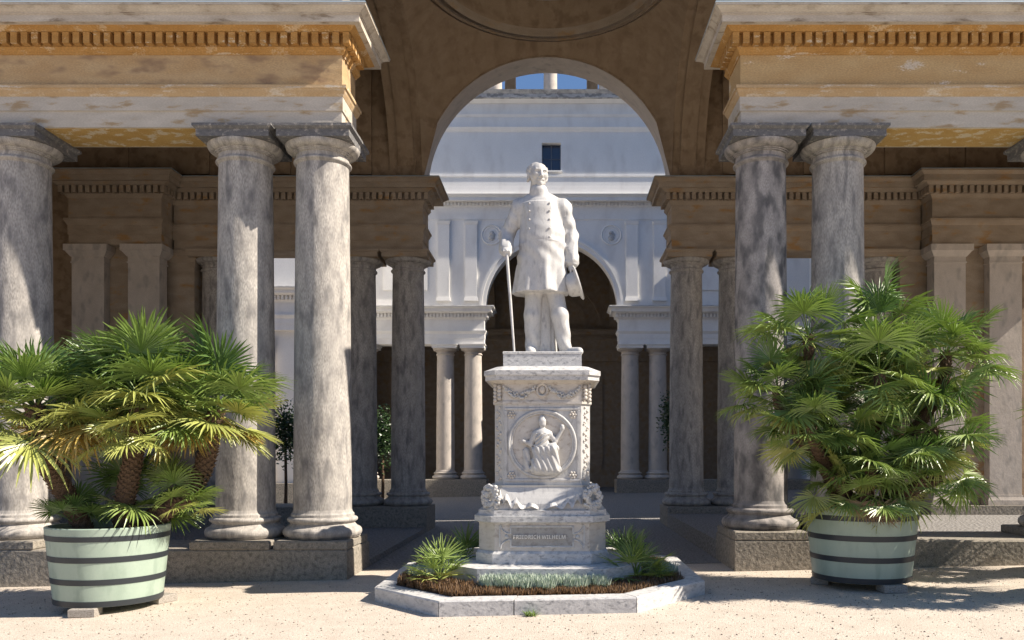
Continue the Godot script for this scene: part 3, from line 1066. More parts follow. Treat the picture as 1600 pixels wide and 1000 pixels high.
	cap(Vector3(0.06, -0.1, 0.04), Vector3(0.04, -0.28, 0.035), 0.08, 0.10, 0.03, q)
	cap(Vector3(-0.1, -0.31, 0.03), Vector3(0.19, -0.31, 0.03), 0.04, 0.04, 0.03, q)
	cap(Vector3(-0.19, -0.09, 0.0), Vector3(-0.18, -0.3, 0.0), 0.05, 0.05, 0.01, q)
	warp(func(p: Vector3) -> float:
		if p.y < -0.02 and p.y > -0.33 and absf(p.x) < 0.22:
			return 0.005 * sin(p.x * 95.0 + p.y * 40.0)
		if p.y < 0.13 and p.y > -0.02 and absf(p.x) < 0.08:
			return 0.007 * sin(p.x * 90.0 - p.y * 110.0)
		return 0.0)
	st = st_new()
	nets(st, Transform3D(Basis(), Vector3(0, 1.775, zf)))
	part("seated_figure", st, M.marble, ring)
	# rosettes in the corners of the panel
	for e in [[-0.37, 1.40], [0.37, 1.40], [-0.37, 2.13], [0.37, 2.13]]:
		st = st_new()
		ball(st, Vector3(e[0], e[1], zf), Vector3(0.02, 0.02, 0.03), 8)
		for k in 6:
			var a := TAU * k / 6
			ball(st, Vector3(e[0] + cos(a) * 0.033, e[1] + sin(a) * 0.033, zf), Vector3(0.02, 0.02, 0.02), 6)
		part("rosette", st, M.marble_warm, P)
	# garlands on the frieze
	for s in [-1.0, 1.0]:
		st = st_new()
		for k in 26:
			var t := k / 25.0
			var x: float = s * lerpf(0.09, 0.46, t)
			var y := 2.455 - 0.10 * sin(t * PI)
			var w := 0.016 + 0.022 * sin(t * PI)
			for j in 3:
				ball(st, Vector3(x + rng.randf_range(-.012, .012), y + rng.randf_range(-w, w) * 0.9, 0.585 + rng.randf_range(0.0, 0.025)), Vector3.ONE * rng.randf_range(0.010, 0.021), 6)
		part("garland", st, M.marble, P)
		# acanthus corner and arabesque on the chamfers
		st = st_new()
		var cd := Vector3(s, 0, 1).normalized()
		var cc := Vector3(s * 0.535, 0, 0.535)
		var cr := Vector3(-s, 0, 1).normalized()
		for k in 9:
			ball(st, cc + Vector3(0, 2.31 + k * 0.022, 0) + cr * (0.035 * (-1.0 if k % 2 == 0 else 1.0)) + cd * 0.012, Vector3.ONE * 0.03, 6)
		for k in 40:
			var y := 1.34 + k * 0.0225
			ball(st, cc + Vector3(0, y, 0) + cr * (0.035 * sin(k * 1.3)) - cd * 0.012, Vector3.ONE * (0.014 + 0.007 * sin(k * 2.1)), 6)
		part("corner_carving", st, M.marble_warm, P)
	st = st_new()
	for i in 24:
		var a := TAU * i / 24
		ball(st, Vector3(cos(a) * 0.062, 2.425 + sin(a) * 0.072, 0.595), Vector3.ONE * 0.018, 6)
	ball(st, Vector3(0, 2.43, 0.585), Vector3(0.04, 0.05, 0.035), 10)
	part("cartouche", st, M.marble_warm, P)
	# wreaths and ribbons on the ledge
	for s in [-1.0, 1.0]:
		st = st_new()
		var wc := Vector3(s * 0.59, 1.13, 0.66)
		var wx := Vector3(1, 0, -s * 0.75).normalized()
		for i in 120:
			var a := TAU * i * 0.381966
			var rr := rng.randf_range(0.055, 0.15)
			var out := sqrt(maxf(0.0, 1.0 - pow((rr - 0.10) / 0.07, 2.0)))
			var c := wc + wx * cos(a) * rr * 0.9 + Vector3(0, sin(a) * rr * 1.1, 0) + Vector3(s * 0.5, 0, 0.85) * (0.055 * out)
			ball(st, c, Vector3(1, 1, 1) * rng.randf_range(0.014, 0.030), 6)
		part("wreath", st, M.marble_grey, P)
		st = st_new()
		var path := [Vector3(s * 0.60, 1.20, 0.70), Vector3(s * 0.55, 1.12, 0.74), Vector3(s * 0.50, 1.17, 0.76), Vector3(s * 0.47, 1.05, 0.76), Vector3(s * 0.42, 1.12, 0.78), Vector3(s * 0.36, 1.01, 0.76), Vector3(s * 0.31, 1.08, 0.77), Vector3(s * 0.24, 1.0, 0.76), Vector3(s * 0.14, 1.035, 0.76), Vector3(s * 0.04, 0.995, 0.76)]
		var rc := Curve3D.new()
		for i in path.size():
			var tg: Vector3 = (path[mini(i + 1, path.size() - 1)] - path[maxi(i - 1, 0)]) * 0.25
			rc.add_point(path[i], -tg, tg)
		path = []
		for i in 41:
			path.append(rc.sample_baked(rc.get_baked_length() * i / 40.0, true) + Vector3(0, 0, 0.02 * sin(i * 0.9)))
		for i in path.size() - 1:
			var wv := Vector3(0, 0.085 - i * 0.0012, -0.04)
			var a: Vector3 = path[i]
			var b: Vector3 = path[i + 1]
			var tk := Vector3(0, 0, -0.012)
			quad(st, a, a + wv, b + wv, b)
			quad(st, a + tk, a + wv + tk, b + wv + tk, b + tk)
			quad(st, a, a + tk, b + tk, b)
			quad(st, a + wv, a + wv + tk, b + wv + tk, b + wv)
		part("ribbon", st, M.marble_grey, P)
	# inscription panel
	st = st_new()
	var zp := 0.765
	for e in [[Vector3(0, 0.795, zp), Vector3(0.76, 0.022, 0.03)], [Vector3(0, 0.555, zp), Vector3(0.76, 0.022, 0.03)], [Vector3(-0.37, 0.745, zp), Vector3(0.02, 0.09, 0.03)], [Vector3(0.37, 0.745, zp), Vector3(0.02, 0.09, 0.03)], [Vector3(-0.37, 0.60, zp), Vector3(0.02, 0.09, 0.03)], [Vector3(0.37, 0.60, zp), Vector3(0.02, 0.09, 0.03)], [Vector3(-0.50, 0.675, zp), Vector3(0.018, 0.26, 0.03)], [Vector3(0.50, 0.675, zp), Vector3(0.018, 0.26, 0.03)]]:
		cbox(st, e[0], e[1], 0.006)
	for s in [-1.0, 1.0]:
		for v in [-1.0, 1.0]:
			var c := Vector3(s * 0.37, 0.675 + v * 0.14, zp + 0.006)
			for i in 8:
				var a := PI / 2 * i / 8
				var b := PI / 2 * (i + 1) / 8
				tube(st, [c + Vector3(s * sin(a) * 0.12, -v * cos(a) * 0.105, 0), c + Vector3(s * sin(b) * 0.12, -v * cos(b) * 0.105, 0)], [0.011, 0.011], 6, false)
		ball(st, Vector3(s * 0.42, 0.675, zp + 0.005), Vector3(0.026, 0.026, 0.02), 10)
	var ip := part("inscription_panel", st, M.marble, P)
	st = st_new()
	cbox(st, Vector3(0, 0.675, 0.765), Vector3(0.74, 0.23, 0.012), 0.003)
	part("panel_ground", st, M.panel, ip)
	var tm := TextMesh.new()
	tm.text = "FRIEDRICH WILHELM"
	var fnt := SystemFont.new()
	fnt.font_names = PackedStringArray(["Droid Sans"])
	fnt.font_weight = 700
	tm.font = fnt
	tm.font_size = 32
	tm.pixel_size = 0.00195
	tm.depth = 0.034
	part("lettering", tm, M.letters, ip, Vector3(-0.03, 0.672, zp + 0.008))

func build_statue():
	var S := thing("statue", "white marble statue of a standing man in a long buttoned coat with a cane", "statue", PC + Vector3(0, 2.91, 0))
	grid_new(Vector3(-0.68, -0.01, -0.42), Vector3(0.62, 2.16, 0.42), 0.0145)
	var q := Vector3(1, 1, 0.70)
	# coat
	cap(Vector3(-0.03, 1.80, 0.0), Vector3(-0.01, 1.46, 0.03), 0.268, 0.262, 0.05, q)
	cap(Vector3(-0.30, 1.915, -0.01), Vector3(0.255, 1.915, -0.01), 0.10, 0.10, 0.06, q)
	cap(Vector3(-0.14, 1.97, -0.02), Vector3(0.06, 1.97, -0.02), 0.10, 0.10, 0.06, q)
	cap(Vector3(-0.01, 1.50, 0.02), Vector3(-0.03, 0.70, 0.0), 0.275, 0.375, 0.06, Vector3(1, 1, 0.74))
	warp(func(p: Vector3) -> float:
		var o := 0.0
		if p.y < 1.42:
			var t := clampf((1.42 - p.y) / 0.6, 0.0, 1.0)
			var a := atan2(p.x + 0.02, p.z)
			o += 0.024 * t * sin(a * 6.0 + p.y * 3.5) * (0.5 + 0.5 * sin(a * 1.7 + 1.0)) + 0.006 * t * sin(a * 15.0 - p.y * 5.0)
			o += 0.005 * sin((p.x * 0.8 + p.y) * 30.0) * exp(-pow((p.y - 1.30) / 0.16, 2.0))
		if p.z > 0.05 and p.y > 1.05 and p.y < 1.94:
			var e0 := -0.215 - 0.05 * clampf((p.y - 1.75) / 0.2, 0.0, 1.0)
			o -= 0.016 * smoothstep(e0 - 0.006, e0 + 0.006, p.x) * (1.0 - smoothstep(0.10, 0.17, p.x)) * smoothstep(1.05, 1.40, p.y)
		if p.y >= 1.42 and p.z > 0.05 and p.y < 1.93:
			o += 0.003 * sin(p.y * 42.0 + p.x * 12.0) * clampf((1.75 - p.y) / 0.3, 0.0, 1.0)
		return o)
	cut_below(0.785)
	# sleeves
	cap(Vector3(-0.30, 1.89, -0.01), Vector3(-0.47, 1.55, -0.05), 0.102, 0.094, 0.05)
	cap(Vector3(-0.47, 1.55, -0.05), Vector3(-0.462, 1.35, 0.12), 0.094, 0.086, 0.03)
	cap(Vector3(-0.465, 1.38, 0.10), Vector3(-0.458, 1.33, 0.135), 0.094, 0.096, 0.012)
	cap(Vector3(0.255, 1.89, -0.01), Vector3(0.357, 1.55, -0.05), 0.102, 0.092, 0.05)
	cap(Vector3(0.357, 1.55, -0.05), Vector3(0.365, 1.20, 0.05), 0.092, 0.080, 0.03)
	cap(Vector3(0.372, 1.25, 0.04), Vector3(0.37, 1.19, 0.055), 0.088, 0.090, 0.012)
	warp(func(p: Vector3) -> float:
		if absf(p.x + 0.02) > 0.30 and p.y > 1.15:
			return 0.004 * sin(p.y * 40.0 + p.z * 46.0 + p.x * 30.0) + 0.003 * sin(p.y * 17.0 - p.x * 60.0)
		return 0.0)
	# legs and shoes
	cap(Vector3(-0.105, 0.95, 0.0), Vector3(-0.135, 0.5, 0.03), 0.118, 0.104, 0.02)
	cap(Vector3(-0.135, 0.5, 0.03), Vector3(-0.130, 0.10, 0.0), 0.108, 0.093, 0.03)
	cap(Vector3(0.12, 0.95, 0.0), Vector3(0.215, 0.5, 0.07), 0.118, 0.104, 0.02)
	cap(Vector3(0.215, 0.5, 0.07), Vector3(0.275, 0.12, 0.04), 0.108, 0.090, 0.03)
	warp(func(p: Vector3) -> float:
		if p.y < 0.75 and p.y > 0.05:
			return 0.008 * sin(p.y * 30.0 + p.x * 25.0) * clampf((0.45 - p.y) * 3.0, 0.2, 1.0)
		return 0.0)
	cap(Vector3(-0.125, 0.045, -0.05), Vector3(-0.16, 0.035, 0.24), 0.065, 0.055, 0.02)
	cap(Vector3(0.265, 0.045, 0.0), Vector3(0.455, 0.035, 0.17), 0.065, 0.055, 0.02)
	# draped stump behind the legs
	cap(Vector3(0.02, -0.05, -0.17), Vector3(0.02, 0.85, -0.13), 0.175, 0.14, 0.02)
	warp(func(p: Vector3) -> float:
		if p.y < 0.8 and p.z < -0.02 and absf(p.x - 0.02) < 0.2:
			return 0.016 * sin(p.x * 70.0 + p.y * 4.0)
		return 0.0)
	cut_below(0.0)
	# collar and neck
	cap(Vector3(-0.045, 2.02, 0.0), Vector3(-0.055, 2.09, 0.01), 0.125, 0.118, 0.012)
	var st := st_new()
	nets(st)
	var buttons := []
	for y in [1.90, 1.80, 1.69, 1.57, 1.46]:
		for x in [-0.17, 0.085]:
			buttons.append(Vector3(x, y, front_z(x, y) + 0.008))
	# head, turned to its left, on a finer grid
	grid_new(Vector3(-0.18, -0.24, -0.19), Vector3(0.18, 0.19, 0.20), 0.0065)
	cap(Vector3(0, -0.25, -0.03), Vector3(0, -0.09, -0.015), 0.095, 0.085, 0.02)
	cap(Vector3(0, 0.045, -0.03), Vector3(0, 0.035, 0.025), 0.122, 0.112, 0.03)
	cap(Vector3(0, -0.03, 0.04), Vector3(0, -0.10, 0.062), 0.092, 0.060, 0.04)
	cap(Vector3(-0.055, -0.02, 0.07), Vector3(0.055, -0.02, 0.07), 0.046, 0.046, 0.03)
	cap(Vector3(-0.045, -0.09, 0.03), Vector3(0.045, -0.09, 0.03), 0.05, 0.05, 0.03)
	cap(Vector3(0, -0.125, 0.095), Vector3(0, -0.12, 0.095), 0.033, 0.033, 0.02)
	cap(Vector3(-0.06, 0.042, 0.108), Vector3(0.06, 0.042, 0.108), 0.020, 0.020, 0.015)
	for s in [-1.0, 1.0]:
		cap(Vector3(s * 0.046, 0.016, 0.142), Vector3(s * 0.046, 0.016, 0.142), 0.027, 0.027, 0.012, Vector3(1.2, 0.8, 1), "-")
		cap(Vector3(s * 0.045, 0.014, 0.106), Vector3(s * 0.045, 0.014, 0.106), 0.019, 0.019, 0.004)
		cap(Vector3(s * 0.118, 0.02, -0.02), Vector3(s * 0.116, -0.045, -0.005), 0.026, 0.018, 0.01)
		for k in 5:
			cap(Vector3(s * (0.098 + 0.01 * (k % 2)), 0.085 - k * 0.03, 0.035 - k * 0.022), Vector3(s * 0.110, 0.055 - k * 0.03, 0.005 - k * 0.02), 0.020, 0.016, 0.016)
		cap(Vector3(s * 0.105, -0.02, 0.04), Vector3(s * 0.09, -0.075, 0.055), 0.022, 0.018, 0.012)
	cap(Vector3(0, 0.025, 0.128), Vector3(0, -0.035, 0.152), 0.014, 0.021, 0.014)
	cap(Vector3(-0.017, -0.043, 0.135), Vector3(0.017, -0.043, 0.135), 0.015, 0.015, 0.01)
	cap(Vector3(-0.034, -0.077, 0.114), Vector3(0.034, -0.077, 0.114), 0.016, 0.016, 0.012)
	cap(Vector3(-0.036, -0.079, 0.136), Vector3(0.036, -0.079, 0.136), 0.005, 0.005, 0.006, Vector3.ONE, "-")
	cap(Vector3(-0.03, 0.115, -0.05), Vector3(0.03, 0.115, -0.05), 0.045, 0.045, 0.03)
	cap(Vector3(-0.06, 0.07, -0.08), Vector3(0.06, 0.07, -0.08), 0.07, 0.07, 0.03)
	warp(func(p: Vector3) -> float:
		if p.z < 0.06 and p.y > -0.06 and (p.y > 0.09 or absf(p.x) > 0.09 or p.z < -0.05):
			return 0.003 * sin(p.y * 120.0 + sin(p.x * 60.0) * 2.0 + p.z * 70.0)
		return 0.0)
	nets(st, Transform3D(Basis(Vector3.UP, deg_to_rad(20)) * Basis(Vector3.RIGHT, deg_to_rad(4)), Vector3(-0.065, 2.305, 0.01)))
	# hands: right one closed on the cane, left one holding the hat
	grid_new(Vector3(-0.60, 1.14, 0.05), Vector3(-0.34, 1.42, 0.34), 0.0075)
	cap(Vector3(-0.458, 1.33, 0.13), Vector3(-0.455, 1.285, 0.18), 0.072, 0.066, 0.02)
	cap(Vector3(-0.475, 1.285, 0.195), Vector3(-0.44, 1.275, 0.20), 0.055, 0.052, 0.02)
	for k in 4:
		var x := -0.492 + k * 0.024
		cap(Vector3(x, 1.31, 0.215), Vector3(x + 0.004, 1.275, 0.255), 0.0145, 0.0135, 0.004)
		cap(Vector3(x + 0.004, 1.275, 0.255), Vector3(x + 0.008, 1.225, 0.235), 0.0135, 0.012, 0.004)
	cap(Vector3(-0.415, 1.30, 0.19), Vector3(-0.405, 1.25, 0.235), 0.017, 0.014, 0.006)
	nets(st)
	grid_new(Vector3(0.24, 0.92, -0.05), Vector3(0.50, 1.24, 0.20), 0.0075)
	cap(Vector3(0.37, 1.20, 0.05), Vector3(0.366, 1.10, 0.075), 0.055, 0.046, 0.02)
	for k in 4:
		var z := 0.035 + k * 0.024
		cap(Vector3(0.362, 1.10, z), Vector3(0.352, 1.045, z + 0.006), 0.0145, 0.013, 0.004)
		cap(Vector3(0.352, 1.045, z + 0.006), Vector3(0.366, 1.0, z + 0.006), 0.013, 0.011, 0.004)
	cap(Vector3(0.375, 1.12, 0.11), Vector3(0.395, 1.06, 0.125), 0.017, 0.013, 0.006)
	nets(st)
	var body := part("figure", st, M.marble, S)
	st = st_new()
	ball(st, Vector3.ZERO, Vector3(0.014, 0.014, 0.010), 8)
	var bm := st.commit()
	for b in buttons:
		part("button", bm, M.marble, body, b)
	st = st_new()
	tube(st, [Vector3(-0.452, 1.27, 0.235), Vector3(-0.40, 0.62, 0.27), Vector3(-0.352, 0.0, 0.30)], [0.021, 0.019, 0.014], 10)
	ball(st, Vector3(-0.454, 1.285, 0.234), Vector3(0.034, 0.026, 0.034), 8)
	part("cane", st, M.marble, S)
	# hat: crown and upturned brim
	st = st_new()
	var hx := Basis(Vector3(0, 0, 1), deg_to_rad(-72)) * Basis(Vector3.UP, 0.2)
	var hs := st_new()
	lathe(hs, [Vector2(0.0, -0.11), Vector2(0.09, -0.105), Vector2(0.115, -0.07), Vector2(0.125, 0.0), Vector2(0.13, 0.035)], 24, Vector3.ZERO, 1.25, 0.75)
	lathe(hs, [Vector2(0.13, 0.035), Vector2(0.165, 0.03), Vector2(0.19, 0.05), Vector2(0.185, 0.065), Vector2(0.15, 0.05), Vector2(0.0, 0.05)], 24, Vector3.ZERO, 1.15, 0.75)
	st.append_from(hs.commit(), 0, Transform3D(hx, Vector3(0.40, 0.90, 0.075)))
	part("hat", st, M.marble, S)

# ---------------------------------------------------------------- flower bed round the pedestal
func build_bed():
	var K := thing("stone_kerb", "low octagonal white stone kerb round the flower bed of the statue", "kerb", Vector3(0.02, 0, 1.25))
	var outer := PackedVector2Array([Vector2(-1.02, 2.05), Vector2(1.02, 2.05), Vector2(1.9, 1.05), Vector2(1.9, -1.05), Vector2(1.02, -2.05), Vector2(-1.02, -2.05), Vector2(-1.9, -1.05), Vector2(-1.9, 1.05)])
	var fr := 0.885
	for i in 8:
		var a := outer[i]
		var b := outer[(i + 1) % 8]
		var cuts := [0.0, 1.0]
		if i == 0:
			cuts = [0.0, 0.38, 1.0]
		for c in cuts.size() - 1:
			var st := st_new()
			var g := 0.003
			var p := a.lerp(b, cuts[c] + g)
			var q := a.lerp(b, cuts[c + 1] - g)
			var tilt := rng.randf_range(-0.006, 0.006)
			var y1 := 0.165 + tilt
			var v := [p, q, q * fr, p * fr]
			var bo := []
			var to := []
			for k in 4:
				bo.append(Vector3(v[k].x, gy(v[k].x) - 0.1, v[k].y))
				to.append(Vector3(v[k].x * (0.994 if k < 2 else 1.0), gy(v[k].x) + y1, v[k].y * (0.994 if k < 2 else 1.0)))
			var mid := []
			for k in 4:
				mid.append(Vector3(v[k].x, gy(v[k].x) + y1 - 0.015, v[k].y))
			for k in 4:
				var l := (k + 1) % 4
				quad(st, bo[k], mid[k], mid[l], bo[l])
				quad(st, mid[k], to[k], to[l], mid[l])
			quad(st, to[0], to[3], to[2], to[1])
			part("kerb_stone", st, M.marble_grey, K)
	var st := st_new()
	var inn := PackedVector2Array()
	for p in outer:
		inn.append(p * (fr - 0.003))
	prism(st, inn, -0.1, 0.14)
	var soil := structure("flower_bed_soil", st, M.soil)
	soil.position = Vector3(0.02, 0, 1.25)
	# ground cover: tiny upright shoots
	var tuft := st_new()
	for k in 5:
		var a := TAU * k / 5
		var d := Vector3(cos(a), 0, sin(a))
		var s := Vector3(-d.z, 0, d.x) * 0.009
		tri(tuft, d * 0.004 - s, d * 0.022 + Vector3(0, 0.06, 0), d * 0.004 + s)
		tri(tuft, d * 0.006 - s * 0.8 + Vector3(0, 0.02, 0), d * 0.032 + Vector3(0, 0.035, 0), d * 0.006 + s * 0.8 + Vector3(0, 0.02, 0))
	var tm := tuft.commit()
	var spots := [[], []]
	var ped := octa(1.2, 1.2, 0.45)
	var n := 0
	while n < 15000:
		var p := Vector2(rng.randf_range(-1.9, 1.9), rng.randf_range(-2.05, 2.05))
		n += 1
		if not Geometry2D.is_point_in_polygon(p, inn) or Geometry2D.is_point_in_polygon(p, ped):
			continue
		var e := Vector2((p.x - 0.02) / 0.66, (p.y - 1.36) / 0.24)
		var silver := e.length() < 1.0 + 0.1 * sin(p.x * 20.0) or (p - Vector2(-1.35, 0.5)).length() < 0.24 or (p - Vector2(1.38, 0.35)).length() < 0.26
		spots[1 if silver else 0].append(p)
	for k in 2:
		var mm := MultiMesh.new()
		mm.transform_format = MultiMesh.TRANSFORM_3D
		mm.mesh = tm
		var reps := 1 if k == 0 else 3
		mm.instance_count = spots[k].size() * reps
		var idx := 0
		for p in spots[k]:
			for r in reps:
				var sc := rng.randf_range(0.7, 1.35) * (1.35 if k == 0 else 2.3)
				var mound := 0.138
				mm.set_instance_transform(idx, Transform3D(Basis(Vector3.UP, rng.randf() * TAU).scaled(Vector3(sc, sc, sc)), Vector3(p.x + rng.randf_range(-.02, .02) * r, mound, p.y + rng.randf_range(-.02, .02) * r)))
				idx += 1
		var mi := MultiMeshInstance3D.new()
		mi.multimesh = mm
		mi.material_override = M.sedum2 if k == 0 else M.silver
		mi.name = "reddish_ground_cover" if k == 0 else "silver_ground_cover"
		mi.position = Vector3(0.02, 0, 1.25)
		add_child(mi)
		tag(mi, "reddish brown low ground cover filling the flower bed" if k == 0 else "silvery green low plants in front of the pedestal", "ground cover", "", "stuff")

# ---------------------------------------------------------------- palms
# fan leaf: stalk along +z from the origin, blade spread in the xz plane, tips drooping
func fan_mesh(stalk: float, R: float, count: int, spread: float, split: float, seedv: int, droop := 0.10) -> ArrayMesh:
	var r := RandomNumberGenerator.new()
	r.seed = seedv
	var st := st_new()
	tube(st, [Vector3.ZERO, Vector3(0, 0.02, stalk * 0.5), Vector3(0, 0, stalk)], [0.012, 0.009, 0.007], 5, false)
	var hub := Vector3(0, 0, stalk)
	var da := deg_to_rad(spread) / count
	for k in count:
		var a := -deg_to_rad(spread) / 2 + da * (k + 0.5) + r.randf_range(-0.25, 0.25) * da
		var L := R * (0.80 + 0.20 * cos(a * 0.55)) * r.randf_range(0.88, 1.04)
		var lift := 0.12 * cos(a) + r.randf_range(-0.05, 0.05)
		var d := Vector3(sin(a), lift, cos(a)).normalized()
		var s := Vector3(cos(a), 0, -sin(a))
		var u := d.cross(s).normalized()
		var ws := [0.004, L * split * tan(da / 2) * 1.02, L * split * tan(da / 2) * 0.9, 0.0015]
		var ts := [0.02, split, 0.5 + split * 0.5, 1.0]
		var prev := []
		for j in 4:
			var c: Vector3 = hub + d * L * ts[j] - Vector3(0, droop * L * pow(ts[j], 3.0) * (1.0 + 0.6 * sin(k * 2.7)), 0)
			var w: float = ws[j]
			var cur := [c - s * w + u * w * 0.35, c - u * w * 0.35, c + s * w + u * w * 0.35]
			if j > 0:
				quad(st, prev[0], cur[0], cur[1], prev[1])
				quad(st, prev[1], cur[1], cur[2], prev[2])
			prev = cur
	return st.commit()

var fans := []
func make_fans():
	for i in 5:
		fans.append(fan_mesh(0.40 + 0.05 * i, 0.43 + 0.025 * i, 34 + i, 205.0 + i * 14, 0.50, 100 + i, 0.06 + 0.07 * i))

# one crown of fan leaves
func crown(palm: Node3D, at: Vector3, count: int, size: float, tone: Array, seedv: int, low := -35.0, high := 85.0, lean := Vector3.ZERO):
	var r := RandomNumberGenerator.new()
	r.seed = seedv
	for k in count:
		var t := (k + 0.5) / count
		var az := k * 2.39996 + r.randf_range(-0.25, 0.25)
		var el := deg_to_rad(lerpf(high, low, pow(t, 0.8)) + r.randf_range(-8, 8))
		var d := (Vector3(cos(az) * cos(el), sin(el), sin(az) * cos(el)) + lean).normalized()
		var side := d.cross(Vector3.UP)
		if side.length() < 0.05:
			side = Vector3(cos(az), 0, sin(az))
		side = side.normalized()
		var up := side.cross(d).normalized()
		# x = -side, y = up, z = d (right handed), with a roll
		var b := Basis(side.cross(Vector3.ZERO) - side, up, d)
		if b.determinant() < 0:
			b = Basis(side, up, d)
		b = b * Basis(Vector3(0, 0, 1), r.randf_range(-0.5, 0.5)) * Basis(Vector3(1, 0, 0), r.randf_range(-0.1, 0.35))
		var sc := size * r.randf_range(0.72, 1.15)
		var o := MeshInstance3D.new()
		o.mesh = fans[r.randi() % fans.size()]
		var ti := int(t * tone.size() * 0.999)
		if r.randf() < 0.3:
			ti = clampi(ti + (1 if r.randf() < 0.5 else -1), 0, tone.size() - 1)
		o.material_override = M.leaf[tone[ti]]
		o.transform = Transform3D(b.scaled_local(Vector3(sc, sc, sc)), at)
		o.name = "fan_leaf"
		palm.add_child(o, true)

func trunk(palm: Node3D, pts: Array, r0: float, r1: float, seedv: int):
	var r := RandomNumberGenerator.new()
	r.seed = seedv
	var cv := Curve3D.new()
	for i in pts.size():
		var t: Vector3 = (pts[mini(i + 1, pts.size() - 1)] - pts[maxi(i - 1, 0)]) * 0.22
		cv.add_point(pts[i], -t, t)
	var L := cv.get_baked_length()
	var st := st_new()
	var cp := []
	var cr := []
	for i in 13:
		cp.append(cv.sample_baked(L * i / 12.0, true))
		cr.append(lerpf(r0, r1, i / 12.0) * 0.86)
	tube(st, cp, cr, 12)
	var o := part("trunk", st, M.trunk, palm)
	# cut leaf bases that cover it
	st = st_new()
	var n := int(L / 0.035) * 7
	for k in n:
		var t := float(k) / n
		var c := cv.sample_baked(L * t, true)
		var c2 := cv.sample_baked(minf(L, L * t + 0.03), true)
		var ax := (c2 - c).normalized() if c2.distance_to(c) > 0.001 else Vector3.UP
		var u := ax.cross(Vector3(0.3, 0.1, 0.9)).normalized()
		var w := ax.cross(u)
		var a := k * 2.39996
		var d := u * cos(a) + w * sin(a)
		var rad := lerpf(r0, r1, t)
		var s := d.cross(ax) * rad * 0.30
		var p := c + d * rad * 0.84
		var tip := c + d * rad * r.randf_range(1.02, 1.2) + ax * r.randf_range(0.03, 0.06)
		tri(st, p - s, tip, p + s)
		tri(st, p - s + ax * 0.035, tip, p - s)
		tri(st, p + s, tip, p + s + ax * 0.035)
	part("leaf_bases", st, M.trunk, o)

func build_tub(at: Vector3, label: String) -> Node3D:
	var T := thing("plant_tub", label, "tub", at, "green wooden palm tubs")
	var st := st_new()
	var rb := 0.555
	var rt := 0.645
	var h := 0.86
	lathe(st, [Vector2(0.0, 0.0), Vector2(rb, 0.0), Vector2(rt, h - 0.008), Vector2(rt - 0.008, h), Vector2(rt - 0.04, h), Vector2(rt - 0.05, h - 0.12), Vector2(0.0, h - 0.12)], 72)
	part("tub_body", st, M.paint, T)
	for e in [[0.0, 0.065], [0.24, 0.065], [0.485, 0.065], [0.715, 0.06]]:
		st = st_new()
		var y0: float = e[0]
		var y1: float = e[0] + e[1]
		var ra := lerpf(rb, rt, y0 / h)
		var rc := lerpf(rb, rt, y1 / h)
		lathe(st, [Vector2(ra + 0.001, y0 + 0.001), Vector2(ra + 0.007, y0 + 0.003), Vector2(rc + 0.007, y1 - 0.002), Vector2(rc + 0.001, y1)], 72)
		part("hoop", st, M.hoop, T)
	st = st_new()
	lathe(st, [Vector2(rt - 0.045, h - 0.10), Vector2(0.3, h - 0.06), Vector2(0.0, h - 0.05)], 32)
	part("soil", st, M.soil, T)
	return T

func block(at: Vector3, turn: float, label: String):
	var st := st_new()
	cbox(st, Vector3(0, 0.045, 0), Vector3(0.27, 0.09, 0.20), 0.008)
	var o := part("wooden_block", st, M.wood, self, at)
	o.rotation.y = turn
	tag(o, label, "block", "wooden blocks under the tubs")

